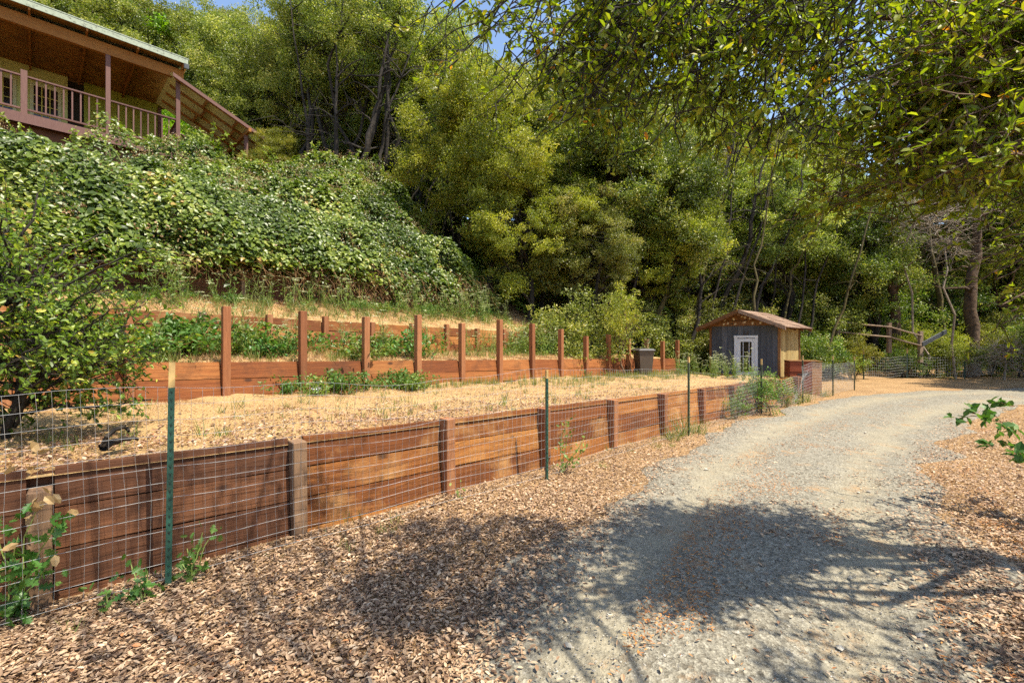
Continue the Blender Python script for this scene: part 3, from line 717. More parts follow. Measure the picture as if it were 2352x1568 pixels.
# door
dr = MB(); y0 = -.012
for lo, hi in (((dx0 - .0, y0, 0), (dx0 + .11, y0 + .035, dz - .02)), ((dx1 - .11, y0, 0), (dx1, y0 + .035, dz - .02)), ((dx0 + .11, y0, dz - .13), (dx1 - .11, y0 + .035, dz - .02)), ((dx0 + .11, y0, 0), (dx1 - .11, y0 + .035, .62))):
    dr.box(lo, hi, rs.rand())
door = dr.build('door', M['white_paint'], shed)
mb = MB(); mb.box((dx0 + .11, y0 + .018, .62), (dx1 - .11, y0 + .022, dz - .13)); mb.build('glass', M['glass'], door)
mb = MB()
for fx in (.24, .78):
    x = dx0 + .11 + (dx1 - dx0 - .22) * fx; mb.box((x - .009, y0 + .004, .62), (x + .009, y0 + .016, dz - .13))
mb.box((dx0 + .11, y0 + .003, 1.14), (dx1 - .11, y0 + .015, 1.16)); mb.build('glazing_bars', M['white_paint'], door)
mb = MB()
mb.box((dx0 - .09, -.032, 0), (dx0 - .004, -.003, dz + .0)); mb.box((dx1 + .004, -.032, 0), (dx1 + .09, -.003, dz)); mb.box((dx0 - .10, -.036, dz + .001), (dx1 + .10, -.003, dz + .085))
mb.build('door_frame', M['white_paint'], shed)
mb = MB(); a = np.linspace(-.55, math.pi + .55, 15)
mb.tube(np.stack([dx0 + .3 - .065 * np.cos(a) * (1 - .12 * (a < 0)), np.full(15, -.035), 1.985 - .07 * np.sin(a) + .0], -1), .011, 6); mb.build('horseshoe', M['iron'], shed)
mb = MB(); mb.box((.02, .3, 0), (wS - .05, dS - .1, .02)); mb.build('floor_boards', M['dark'], shed)

# ------------------------------------------------------------------ red plywood crate
cr0 = P(1812, 905, 14.2)
crate = empty('plywood_crate', 'tall red stained plywood crate standing between the shed and the wire fence', 'crate', (cr0[0], 14.15, 0), -.30)
cw, cd, chh = .86, .62, 1.02
for nm, lo, hi, m_ in (('front_panel', (0, 0, .02), (.60, .02, chh - .32), 'crate_red'), ('front_panel', (0, -.012, chh - .31), (.60, .012, chh), 'crate_red'), ('front_panel', (.602, -.004, .0), (cw, .018, chh - .02), 'crate_tan'),
                       ('side_panel', (0, .022, .0), (.018, cd, chh - .02), 'crate_red'), ('side_panel', (cw - .018, .022, .0), (cw, cd, chh - .02), 'crate_tan'), ('lid', (-.02, -.03, chh + .002), (cw + .02, cd, chh + .025), 'brown_trim'), ('back_panel', (0, cd, 0), (cw, cd + .02, chh), 'crate_red')):
    mb = MB(); mb.box(lo, hi, rs.rand()); mb.build(nm, M[m_], crate)
mb = MB(); mb.box((.2, -.018, .60), (.52, .0, .64)); mb.build('latch_bar', M['black'], crate)
for i, (dx, h) in enumerate(((1.0, .5), (1.18, .52))):
    mb = MB(); q = np.array([cr0[0] + dx, 14.3 + .3 * i]); mb.tube([[q[0], q[1], -.1], [q[0] + .01, q[1], h * .5], [q[0], q[1], h]], .045, 4)
    tag(mb.build('stub_post', M['bark']), ('short dark stub post right beside the red crate', 'short dark stub post a step behind the one by the crate')[i], 'post')

# ------------------------------------------------------------------ wheelie bin
bp = P(1478, 868, 13.9)
bz = .60
bin_ = empty('wheelie_bin', 'grey brown wheeled rubbish bin at the far end of the middle wall', 'bin', (bp[0], bp[1], bz), .15); bin_.scale = (.86, .86, .88)
mb = MB()
mb.hexa([[-.2, -.22, .03], [.2, -.22, .03], [.2, .22, .03], [-.2, .22, .03], [-.27, -.28, .86], [.27, -.28, .86], [.27, .28, .86], [-.27, .28, .86]])
mb.hexa([[-.29, -.30, .83], [.29, -.30, .83], [.29, .30, .83], [-.29, .30, .83], [-.29, -.30, .875], [.29, -.30, .875], [.29, .30, .875], [-.29, .30, .875]])
mb.build('body', M['plastic'], bin_)
mb = MB(); mb.hexa([[-.31, -.33, .878], [.31, -.33, .878], [.31, .30, .878], [-.31, .30, .878], [-.25, -.26, .93], [.25, -.26, .93], [.25, .26, .94], [-.25, .26, .94]]); mb.build('lid', M['plastic_lid'], bin_)
mb = MB(); mb.tube([[-.22, .34, .86], [-.22, .38, .86], [.22, .38, .86], [.22, .34, .86]], .014, 6); mb.build('handle', M['plastic_lid'], bin_)
for x in (-.25, .2):
    mb = MB(); a = np.linspace(0, 6.283, 17); v = [];
    mb.tube([[x, .2, .12], [x + .02, .2, .12], [x + .04, .2, .12], [x + .05, .2, .12]], [.11, .125, .125, .11], 16); mb.build('wheel', M['black'], bin_)

# metal can on the terrace
cp = V(*[0, 0, 0]); q = P(727, 899, 7.2); s_, t_ = ST(q[0], q[1]); zc = float(tz1(float(s_), float(t_))) + .07
mb = MB(); xs = np.linspace(-.07, .07, 13)
mb.tube([[x, 0, 0] for x in xs], [.058 if i % 3 else .062 for i in range(13)], 18); o = mb.build('metal_can', M['pot'], smooth=False)
o.location = (q[0], q[1], zc - .02); o.rotation_euler = (0, .05, .2); tag(o, 'small ribbed metal can lying on its side on the dry terrace', 'can')

# ------------------------------------------------------------------ house (local x along the deck edge, 0 = last post; y inward)
ho = np.array([-12.16, 16.56]); hd_ = np.array([1.32, 1.38])
house = empty('hillside_house', 'house with redwood deck and green siding on the bank above the brambles', 'house', (ho[0], ho[1], 0), math.atan2(hd_[1], hd_[0]))
SP = 1.91; zr = 9.70; zd = 8.52; zbm = 11.17; wd = 3.6
def hb(name, lo, hi, m_, par=None, rnd=None):
    mb = MB(); mb.box(lo, hi, rs.rand() if rnd is None else rnd); return mb.build(name, M[m_], par or house)
hb('deck', (-12, -.1, zd - .05), (.2, wd, zd), 'ply'); hb('deck_rim', (-12, -.14, zd - .3), (.2, -.104, zd + .0), 'deck_red')
hb('skirt', (-12, .1, 6.2), (.0, .14, zd - .06), 'old_wood')
for k in range(0, 7):
    x = -k * SP
    if k in (2,):
        hb('newel_post', (x - .07, -.07, zd - .3), (x + .07, .07, zr + .14), 'deck_red')
    else:
        hb('post', (x - .06, -.06, 6.6 if k < 2 else zd - .3), (x + .06, .06, zbm), 'deck_red')
for k in range(6):
    x0 = -(k + 1) * SP + .07; x1 = -k * SP - .07
    r_ = hb('railing', (x0, -.045, zr - .045), (x1, .045, zr), 'deck_red')
    hb('bottom_rail', (x0, -.03, zd + .14), (x1, .03, zd + .19), 'deck_red', r_)
    for j in range(1, 9):
        xx = x0 + (x1 - x0) * j / 9
        hb('baluster', (xx - .019, -.019, zd + .192), (xx + .019, .019, zr - .047), 'deck_red', r_)
# side railing at the end of the deck
r_ = hb('railing', (-.045, .07, zr - .045), (.045, wd - .1, zr), 'deck_red')
for j in range(1, 15):
    yy = .07 + (wd - .2) * j / 15; hb('baluster', (-.019, yy - .019, zd + .1), (.019, yy + .019, zr - .047), 'deck_red', r_)
hb('beam', (-12, -.07, zbm + .003), (.16, .07, zbm + .36), 'beam')
rz = zbm + .22
for k in range(0, 9):
    x = .1 - k * 1.27 * 1.0
    hb('rafter', (x - .025, -.42, rz + .143), (x + .025, -.072, rz + .30), 'beam')
    hb('rafter', (x - .025, .072, rz - .01), (x + .025, wd + .0, rz + .15), 'beam')
hb('soffit', (-12, .072, rz + .152), (.15, wd + .4, rz + .18), 'ply')
hb('soffit', (-12, -.42, rz + .303), (.15, .06, rz + .33), 'ply')
hb('fascia', (-12, -.46, rz + .22), (.22, -.424, rz + .40), 'fascia')
hb('barge_board', (.152, -.42, rz + .1), (.20, wd + .3, rz + .3), 'beam')
mb = MB(); mb.hexa([[-12.1, -.47, rz + .402], [.24, -.47, rz + .402], [.24, 5.2, rz + .402], [-12.1, 5.2, rz + .402], [-12.1, -.47, rz + .43], [.24, -.47, rz + .43], [.24, 5.2, rz + 1.5], [-12.1, 5.2, rz + 1.5]]); mb.build('roof', M['fascia'], house)
hb('gutter_end', (.1, -.5, rz + .05), (.24, -.40, rz + .21), 'shed_board')
# walls: pale green part with windows, dark doorway, olive part
hb('wall', (-12, wd, zd), (-2.75, wd + .12, rz + .15), 'pale_green'); hb('wall', (-2.30, wd + .002, zd), (-.05, wd + .122, rz + .15), 'green_wall')
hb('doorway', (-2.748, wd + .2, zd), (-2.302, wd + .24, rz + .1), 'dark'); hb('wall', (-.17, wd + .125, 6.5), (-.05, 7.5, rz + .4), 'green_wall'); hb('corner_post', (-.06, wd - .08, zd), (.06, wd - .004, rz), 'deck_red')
for x in np.arange(-11.6, -2.9, .6): hb('wall_batten', (x, wd - .014, zd), (x + .03, wd - .001, rz + .0), 'pale_green')
for x in np.arange(-2.2, -.1, .42): hb('wall_batten', (x, wd - .012, zd), (x + .012, wd, rz + .0), 'green_wall')
for x0, x1 in ((-5.15, -4.05), (-3.72, -2.92), (-7.6, -6.6)):
    f_ = MB(); z0, z1 = 9.45, 10.95; y0 = wd - .05; b = .09
    for lo, hi in (((x0, y0, z0), (x0 + b, wd - .016, z1)), ((x1 - b, y0, z0), (x1, wd - .016, z1)), ((x0 + b, y0, z1 - b), (x1 - b, wd - .016, z1)), ((x0 + b, y0, z0), (x1 - b, wd - .016, z0 + b))): f_.box(lo, hi)
    w_ = f_.build('window', M['cream_paint'], house)
    hb('pane', (x0 + b, wd - .028, z0 + b), (x1 - b, wd - .018, z1 - b), 'glass', w_)
    mb = MB(); n = 4 if x1 - x0 > .9 else 3
    for i in range(1, n): xx = x0 + b + (x1 - x0 - 2 * b) * i / n; mb.box((xx - .014, wd - .04, z0 + b), (xx + .014, wd - .029, z1 - b))
    for i in range(1, 4): zz = z0 + b + (z1 - z0 - 2 * b) * i / 4; mb.box((x0 + b, wd - .0395, zz - .012), (x1 - b, wd - .0305, zz + .012))
    mb.build('glazing_bars', simple('yellow_cream_bars', [(.3, (.38, .34, .06)), (.7, (.5, .45, .1))], 4.), w_)
# porch roof running down beyond the deck
pr = MB(); nx, ny = 6, 150; px0, px1, py0, py1 = -.25, 2.95, -.30, 2.75; zp = lambda x: 11.10 - .44 * x
xs = np.linspace(px0, px1, nx); ys = np.linspace(py0, py1, ny)
for off in (0, .004):
    XX, YY = np.meshgrid(xs, ys, indexing='ij'); ZZ = zp(XX) + .012 * np.sin(YY * 2 * np.pi / .076) + off
    i = np.arange(nx - 1)[:, None] * ny; j = np.arange(ny - 1)[None]
    pr.add(np.stack([XX, YY, ZZ], -1).reshape(-1, 3), np.stack([i + j, i + ny + j, i + ny + j + 1, i + j + 1], -1).reshape(-1, 4))
pro = pr.build('porch_roof', M['tin'], house, smooth=True)
def slab(name, xa, xb, ya, yb, dz0, dz1, m_):
    mb = MB(); mb.hexa([[xa, ya, zp(xa) + dz0], [xb, ya, zp(xb) + dz0], [xb, yb, zp(xb) + dz0], [xa, yb, zp(xa) + dz0], [xa, ya, zp(xa) + dz1], [xb, ya, zp(xb) + dz1], [xb, yb, zp(xb) + dz1], [xa, yb, zp(xa) + dz1]], rs.rand())
    return mb.build(name, M[m_], pro)
for y in (-.22, .55, 1.32, 2.1): slab('rafter', -.15, 2.8, y - .022, y + .022, -.10, -.014, 'beam')
slab('edge_board', -.2, 2.9, -.33, -.304, -.10, .03, 'deck_red')
for q, x in enumerate((.85, 1.85)):
    for p_, y in enumerate((-.22, .55, 1.32)): slab('blocking', x + .1 * (p_ % 2), x + .04 + .1 * (p_ % 2), y + .024, y + .746, -.12, -.014, 'beam')
hb('porch_beam', (2.16, -.55, zp(2.2) - .30), (2.26, 2.75, zp(2.2) - .16), 'beam')
for y in (-.05, 2.45): hb('post', (2.15, y - .06, 6.0), (2.27, y + .06, zp(2.2) - .303), 'deck_red')
# stair rail going down to the right of the deck
mb = MB(); mb.tube([[.15, .3, zd + .8], [2.3, .3, zd - .6]], .035, 4); sr = mb.build('stair_rail', M['deck_red'], house)
for t in (.3, .6, .9): hb('stair_baluster', (.15 + 2.15 * t - .03, .27, zd - 1.6), (.15 + 2.15 * t + .03, .33, zd + .77 - 1.4 * t), 'deck_red', sr)

# ================================================================== VEGETATION
def jit(n, r, lo, hi): return r.uniform(lo, hi, n)

# ---- bramble thicket on the bank
r = np.random.RandomState(31)
def bramble_top(s, t):
    """height of the leafy surface above the bank"""
    X, Y = W(s, t); q = np.stack([X, Y], -1)
    tD = lineD_t(np.clip(s, -10, 12))
    lump = .42 * fbm(q, .16, 2, 17) + .42 * fbm(q, .42, 3, 19)
    g_ = hill(X, Y)
    drape = np.clip((t - tD + .25) / 1.6, 0, 1)
    end = 1 - sstep(s, 8.6, 11.2)
    zt = np.where(t < tD + .3, 3.1, g_)
    return zt + (.25 + 1.15 * drape ** .6 + lump * (.35 + drape)) * end, end
def normals_of(fn, s, t, e=.12):
    z0 = fn(s, t)[0]; zs = fn(s + e, t)[0]; zt = fn(s, t + e)[0]
    ds, dt = (zs - z0) / e, (zt - z0) / e
    n = np.stack([-ds * T[0] - dt * N[0], -ds * T[1] - dt * N[1], np.ones_like(z0)], -1); return unit(n)
mb = MB(); nB = 150000
s_ = jit(nB, r, -7, 11.2); t_ = r.beta(1, 1.35, nB) * 7.5
tD = lineD_t(np.clip(s_, -10, 12)); t_ = tD - .45 + t_
z_, en = bramble_top(s_, t_)
nm = normals_of(bramble_top, s_, t_)
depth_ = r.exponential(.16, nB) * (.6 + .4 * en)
X, Y = W(s_, t_)
p = np.stack([X, Y, z_], -1) - nm * depth_[:, None] + r.normal(size=(nB, 3)) * .04
# clumped holes show the dark inside
hole = fbm(p, .9, 3, 23); keep = (hole + r.normal(size=nB) * .3 > -.55) & (en > .05)
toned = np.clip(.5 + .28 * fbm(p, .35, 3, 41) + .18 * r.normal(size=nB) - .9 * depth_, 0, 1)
p, nm, toned = p[keep], nm[keep], toned[keep]
nC = 42000; s_ = jit(nC, r, -7, 10.6); h_ = r.uniform(0, 1, nC); tD = lineD_t(np.minimum(s_, 11)); endc = 1 - sstep(s_, 8.6, 11.)
X, Y = W(s_, tD); lump = fbm(np.stack([X, Y, h_ * 1.5], -1), .45, 3, 26)
t_ = tD - .42 + .75 * h_ ** 1.6 - .16 * lump + r.exponential(.1, nC); z_ = 3.30 + .1 * lump + h_ * (1.45 * endc + .2) - .5 * sstep(s_, 4.5, 8) * (1 - h_)
X, Y = W(s_, t_); pc = np.stack([X, Y, z_], -1); nmc = unit(np.tile([-N[0], -N[1], .5], (nC, 1)))
kc = (fbm(pc, .8, 3, 27) + .3 * r.normal(size=nC) > -.35 + .55 * sstep(s_, 3.5, 6) * (1 - h_)) & (endc > .03)
p = np.concatenate([p, pc[kc]]); nm = np.concatenate([nm, nmc[kc]]); toned = np.concatenate([toned, np.clip(.42 + .25 * fbm(pc[kc], .4, 2, 28) + .18 * r.normal(size=kc.sum()), 0, 1)]); n = len(p)
sun_up = unit(nm * .5 + np.array([.25, -.35, .75]) + r.normal(size=(n, 3)) * .35)
d = unit(np.cross(sun_up, r.normal(size=(n, 3))) + np.array([0, 0, -.25]))
sz = r.uniform(.05, .135, n) * (1 + .25 * fbm(p, .6, 2, 29))
leaves(mb, p, d, sun_up, sz, sz * .72, toned, 'oval', .18)
bramble = mb.build('bramble_thicket', M['leaf_bramble'])
tag(bramble, 'huge green bramble thicket spilling down the bank below the house', 'bramble', kind='stuff')
# seed clusters
mb = MB(); nc = 4600
s_ = jit(nc, r, -7, 10); t_ = lineD_t(s_) + jit(nc, r, .2, 6.5); z_, en = bramble_top(s_, t_); nm = normals_of(bramble_top, s_, t_)
X, Y = W(s_, t_); c = np.stack([X, Y, z_], -1) + nm * .06; kp = fbm(c, .5, 2, 44) > -.1; c = c[kp]
nk = 9; q = np.repeat(c, nk, 0) + r.normal(size=(len(c) * nk, 3)) * .05
leaves(mb, q, rand_dirs(len(q), .5, r), rand_dirs(len(q), 0, r), .03, .028, r.uniform(0, 1, len(q)), 'diamond', .5)
tag(mb.build('bramble_seed_clusters', M['buds']), 'tan seed heads dotted over the bramble thicket', 'seed heads', kind='stuff')
# upright young shoots above the skyline of the thicket
mb = MB(); ms = MB()
for k in range(90):
    s0 = r.uniform(-4.5, 8); t0 = float(lineD_t(s0)) + r.uniform(3., 7); z0 = float(bramble_top(np.array([s0]), np.array([t0]))[0][0])
    a = V(s0, t0, z0 - .1); b = a + np.array([r.normal() * .22, r.normal() * .22, r.uniform(.3, .75)])
    pl = limb(ms, a, b, .008, .004, r, 6, .06, .1, 3)
    for q_ in pl[2:]:
        m_ = 5; dd = rand_dirs(m_, .2, r); leaves(mb, np.repeat(q_[None], m_, 0), dd, rand_dirs(m_, 1.5, r), r.uniform(.07, .13, m_), r.uniform(.04, .07, m_), r.uniform(.5, .9, m_), 'oval')
sh = mb.build('bramble_shoots', M['leaf_bramble']); tag(sh, 'young upright shoots standing above the top of the bramble thicket', 'bramble', kind='stuff')
ms.build('stem', M['stem'], sh)
# dead canes hanging over the upper wall
mb = MB()
for k in range(900):
    s0 = r.beta(2.6, 1.3) * 15 - 5; tD0 = float(lineD_t(min(s0, 11)))
    if s0 > 10.4: continue
    z0 = 3.0 + r.uniform(.0, .3 if s0 < 3.5 else .8); t0 = tD0 + r.uniform(-.25, .35)
    a = V(s0, t0, z0); low = r.uniform(.3, 1.0) if s0 > 3.5 else r.uniform(.05, .35)
    b = V(s0 + r.normal() * .35, t0 - r.uniform(.15, .65), z0 - low)
    limb(mb, a, b, r.uniform(.003, .007), .002, r, 6, .08, r.uniform(-.05, .2), 3, rnd=r.rand())
tag(mb.build('dead_bramble_canes', M['cane']), 'tangle of dry brown canes hanging from under the thicket over the upper wall', 'dead canes', kind='stuff')
mb = MB(); n = 2600
s_ = r.beta(3.2, 1.3, n) * 15 - 5; t_ = lineD_t(np.minimum(s_, 11)) - jit(n, r, -.1, .45); z_ = jit(n, r, 2.7, 3.5) + (s_ < 3.5) * .3
X, Y = W(s_, t_); kp = s_ < 10.4; p = np.stack([X, Y, z_], -1)[kp]; n = len(p)
leaves(mb, p, rand_dirs(n, -.8, r), rand_dirs(n, 0, r), r.uniform(.03, .07, n), r.uniform(.02, .05, n), r.uniform(0, .8, n), 'curl')
tag(mb.build('dead_bramble_leaves', M['leaf_dry']), 'withered brown leaves caught in the hanging canes', 'dead leaves', kind='stuff')

# ---- undergrowth over the wooded slope
r = np.random.RandomState(32)
mb = MB(); n = 330000
X = jit(n, r, -6, 34); Y = 8 + 27 * r.beta(1., 1.35, n)
s_, t_ = ST(X, Y)
front = np.where(s_ < 16, lineC_t(np.clip(s_, -5, 16)) + .3, np.interp(s_, [16, 17, 18.5, 29, 40], [6.0, 5.2, 4.2, -.4, -9]))
ok = (t_ > front) & (s_ > 7.5) & ~((s_ < 12) & (t_ < lineD_t(np.clip(s_, 0, 12)) + .2)) & (np.abs(X / Y) < 1.35)
X, Y, s_, t_, front = X[ok], Y[ok], s_[ok], t_[ok], front[ok]
q = np.stack([X, Y], -1)
hB = (.12 + .55 * np.clip(fbm(q, .22, 3, 51) + .35, 0, 1.5) + .3 * np.clip(fbm(q, .6, 2, 52), 0, 1)) * sstep(t_ - front, 0, 1.6)
cover = fbm(q, .35, 3, 53) + r.normal(size=len(X)) * .25 > -.75
keep = cover; X, Y, hB = X[keep], Y[keep], hB[keep]; n = len(X)
Z = hill(X, Y) + hB * (1 - r.uniform(0, 1, n) ** 2.2 * .7)
p = np.stack([X, Y, Z], -1); dist = np.hypot(X, Y)
up = unit(np.array([.3, -.3, .8]) + r.normal(size=(n, 3)) * .45); d = unit(np.cross(up, r.normal(size=(n, 3))))
sz = r.uniform(.06, .12, n) * np.interp(dist, [10, 30], [.95, 1.5])
leaves(mb, p, d, up, sz, sz * .75, np.clip(.45 + .3 * fbm(p, .3, 2, 55) + .2 * r.normal(size=n), 0, 1), 'diamond', .15)
tag(mb.build('undergrowth', M['leaf_ivy']), 'ivy and low leafy undergrowth covering the shaded slope', 'undergrowth', kind='stuff')

# ---- trees
OAK = lambda: None
def proto(name, *a, **k):
    o = make_tree(name, *a, **k); return o
SC = 1.0
protos = {
 'olive1': proto('oak_tree', 10.5, 3.1, 2.6, 150, 1500, .10, M['leaf_olive'], M['bark'], 101, (.5, .2), .17, (.45, .85)),
 'olive2': proto('oak_tree', 9.5, 2.9, 2.8, 140, 1500, .10, M['leaf_olive'], M['bark'], 102, (-.4, .3), .15, (.45, .85), nstem=3),
 'dark1': proto('bay_tree', 10., 3.0, 2.0, 160, 1500, .10, M['leaf_dark'], M['bark'], 103, (.2, 0), .2, (.5, .9)),
 'dark2': proto('bay_tree', 8.5, 2.8, 1.5, 140, 1500, .10, M['leaf_dark'], M['bark'], 104, (.8, .1), .17, (.45, .85), nstem=2),
 'yel1': proto('live_oak_tree', 10., 3.0, 1.8, 170, 1500, .095, M['leaf_yellow'], M['bark'], 105, (.1, .1), .17, (.45, .8)),
 'yel2': proto('live_oak_tree', 7.5, 2.5, 1.0, 130, 1500, .095, M['leaf_yellow'], M['bark'], 106, (-.3, 0), .13, (.4, .75), nstem=2),
 'maple': proto('maple_tree', 9., 3.2, 1.8, 140, 900, .13, M['leaf_maple'], M['bark'], 107, (0, 0), .14, (.5, .9), aspect=.85),
 'slim': proto('slender_oak_tree', 10.5, 2.3, 5.2, 70, 1000, .10, M['leaf_olive'], M['bark'], 108, (1.2, .2), .11, (.4, .8), nstem=4, spread=1.6),
 'bush': proto('understory_shrub', 2.6, 1.25, .15, 60, 1100, .08, M['leaf_olive'], M['bark'], 109, (0, 0), .03, (.25, .5), nstem=4, shell=.3),
 'bushd': proto('understory_shrub', 2.4, 1.3, .1, 60, 1300, .08, M['leaf_ivy'], M['bark'], 110, (0, 0), .03, (.25, .5), nstem=4, shell=.3),
 'bushy': proto('understory_shrub', 2.8, 1.2, .2, 60, 1100, .08, M['leaf_yellow'], M['bark'], 111, (.1, 0), .03, (.25, .5), nstem=4, shell=.3),
}
used = set()
def plant(kind, x, y, sc, label, cat='tree', group=None, rz=None, sxy=1., z=None, r_=random):
    o = protos[kind] if kind not in used else copy_tree(protos[kind]); used.add(kind)
    if z is None: z = ground_z(x, y)
    o.location = (x, y, z - .05); o.rotation_euler = (0, 0, r_.uniform(0, 6.28) if rz is None else rz); o.scale = (sc * sxy, sc * sxy, sc)
    tag(o, label, cat, group); return o
# named trees: (kind, px x, depth, scale, label)
main = [
 ('yel1', 1125, 17.0, .92, 'tall sunlit yellow green oak just right of the bramble thicket'),
 ('yel1', 1215, 16.2, .72, 'lower yellow green oak in front of the tall sunlit one'),
 ('olive1', 985, 25.5, 1.0, 'olive oak low behind the right end of the thicket'),
 ('yel1', 1480, 19.0, .85, 'sunny yellow green oak among the dark bay trees'),
 ('olive2', 1330, 16.6, .62, 'small olive oak between the sunlit oak and the posts'),
 ('yel1', 1760, 24.0, .95, 'yellow green oak over the ridge of the shed roof'),
 ('dark1', 1390, 18.5, 1.1, 'big dark bay tree in the middle with a thick forked trunk'),
 ('dark2', 1560, 20.0, 1.1, 'dark leafy bay tree leaning right above the middle of the slope'),
 ('olive1', 1270, 22.0, 1.15, 'tall olive green oak rising behind the dark bay tree'),
 ('yel2', 1650, 25.0, 1.3, 'pale yellow green oak behind the leaning bay tree'),
 ('olive2', 1790, 22.0, 1.0, 'olive oak with three slanting dark stems above the shed'),
 ('yel1', 1905, 26.0, 1.1, 'bright yellow green oak on the skyline above the shed roof'),
 ('dark2', 2000, 22.5, 1.1, 'dark tree standing over the split rail fence'),
 ('dark1', 2190, 26.0, 1.15, 'dark green tree behind the dead branches on the right'),
 ('olive1', 2330, 24.0, 1.0, 'olive oak past the bend at the right hand edge of the wood'),
 ('olive1', 690, 24.0, 1.05, 'olive grey oak behind the porch roof'),
 ('olive2', 560, 27.0, 1.15, 'broad olive oak with many round leaf masses over the porch roof'),
 ('olive1', 430, 29.0, 1.2, 'tall olive oak behind the bright maple above the roof edge'),
 ('olive2', 520, 33.0, 1.25, 'tall olive oak filling the skyline behind the roof corner'),
 ('olive1', 610, 31.0, 1.25, 'tall olive oak on the skyline right of the roof corner'),
 ('dark2', 480, 25.0, .9, 'dark green tree between the two maples near the roof corner'),
 ('maple', 440, 22.0, .62, 'small bright green maple just behind the corner of the roof'),
 ('maple', 250, 27.0, 1.25, 'bright green maple rising behind the house roof'),
 ('maple', 120, 30.0, 1.4, 'large bright green maple at the far left above the roof'),
 ('maple', 540, 21.5, .50, 'low bright maple under the far end of the porch roof'),
 ('yel2', 640, 18.5, .45, 'small pale oak peeping over the crest of the thicket by the porch post'),
 ('slim', 760, 20.0, 1.05, 'slender oak with upright dark stem on the crest of the thicket'),
 ('slim', 840, 19.5, 1.0, 'many stemmed dark oak fanning out over the thicket crest'),
 ('slim', 940, 21.0, 1.1, 'leaning thin stemmed oak between the thicket and the yellow oak'),
 ('slim', 1010, 23.5, 1.0, 'thin dark stems in the gap left of the tall sunlit oak'),
 ('olive2', 900, 27.0, 1.1, 'olive oak filling the gap behind the thin dark stems'),
 ('olive1', 790, 30.0, 1.1, 'far olive oak behind the upright dark stems'),
]
for kind, px, d, sc, lab in main:
    x = (px - 1176) / F * d; plant(kind, x, d, sc, lab)
bushes = [
 ('bush', 1290, 14.2, 1.15, 'pale leafy shrub in front of the slope between ivy and small oak'),
 ('bush', 1370, 15.2, 1.35, 'tall pale shrub left of the small yellow oak by the posts'),
 ('bushd', 1130, 13.6, .8, 'dark ivy clad shrub at the right foot of the thicket'),
 ('bushd', 1200, 14.4, .9, 'dark green shrub beside the ivy clad one'),
 ('bush', 1490, 18.3, 1.2, 'grey green shrub on the slope above the bin'),
 ('bush', 1590, 19.0, 1.2, 'rounded shrub on the slope left of the shed'),
 ('bushd', 1640, 18.6, .8, 'low dark shrub against the left side of the shed'),
 ('bush', 1700, 20.5, 1.3, 'shrub rising behind the shed roof ridge'),
 ('bushd', 1850, 18.3, .9, 'deep green shrub right behind the shed side wall'),
 ('bushd', 1900, 19.5, .9, 'dark shrub just right of the shed'),
 ('bush', 1880, 21.5, 1.4, 'pale shrub above the right eave of the shed'),
 ('bushy', 1960, 20.0, .7, 'low yellowish shrub left of the far fence'),
 ('bushy', 2120, 21.0, .9, 'yellow green shrub behind the leaning plank'),
 ('bushd', 2075, 20.6, .62, 'green shrub at the foot of the rail fence post'),
 ('bushy', 2180, 20.8, .8, 'sunny shrub in front of the big brown trunk'),
 ('bushd', 2230, 21.2, .7, 'dark shrub hugging the base of the big brown trunk'),
 ('bush', 2300, 23.5, 1.1, 'pale shrub on the slope past the dead brush'),
 ('bushd', 2370, 22.0, 1.2, 'dense green shrub at the right edge beyond the track'),
 ('bush', 1780, 24.0, 1.6, 'tall shrub high on the slope behind the shed'),
 ('bush', 1440, 21.5, 1.7, 'tall grey green shrub under the dark bay tree'),
 ('bush', 1240, 18.0, 1.7, 'leafy shrub between the yellow oaks'),
 ('bush', 2150, 20.6, .8, 'pale green shrub just behind the middle of the far fence'),
 ('bushy', 2265, 21.5, .9, 'yellowish shrub between the brown trunk and the dead brush'),
 ('bush', 2340, 21.0, .9, 'leafy shrub beside the dead brush at the right edge'),
 ('bushd', 2120, 24.5, 1.7, 'large dark green shrub above the leaning plank'),
 ('bush', 2290, 25.5, 1.9, 'tall pale shrub high right of the brown trunk'),
 ('bushd', 2010, 23.5, 1.6, 'large dark shrub behind the rail fence'),
]
for kind, px, d, sc, lab in bushes:
    x = (px - 1176) / F * d; plant(kind, x, d, sc, lab, 'shrub')
# the rest of the wood, further up the slope
r = np.random.RandomState(77); fill = []
for gx in np.arange(-34, 46, 3.6):
    for gy in np.arange(22, 62, 3.8):
        x, y = gx + r.uniform(-1.4, 1.4), gy + r.uniform(-1.4, 1.4)
        s_, t_ = ST(x, y)
        if abs(x / y) > 1.35 or (float(t_) < 24 and float(s_) < 6) or float(t_) < 9: continue
        if float(s_) > 28 and float(t_) < 4: continue
        u = x / y
        # two openings where the sky shows through the tops
        fill.append((x, y, u))
kinds = ['olive1', 'olive2', 'dark1', 'dark2', 'yel1', 'olive1', 'olive2', 'slim']
for k, (x, y, u) in enumerate(fill):
    kd = kinds[r.randint(len(kinds))]
    sc = r.uniform(.85, 1.25)
    if y > 30 and (abs(u + .055) < .05 or abs(u - .57) < .045): sc *= .7
    nm_ = {'o': 'olive green oak', 'd': 'dark bay tree', 'y': 'yellow green oak', 's': 'slender dark stemmed oak'}[kd[0]]
    reg = 'behind the house' if u < -.55 else 'high behind the bramble thicket' if u < -.1 else 'high above the middle timber wall' if u < .35 else 'high on the slope behind the shed' if u < .75 else 'deep in the wood beyond the bend'
    plant(kd, x, y, sc, '%s standing %s' % (nm_, reg), 'tree', 'trees deep in the wood %s' % reg, r_=random)
print('fill trees', len(fill))
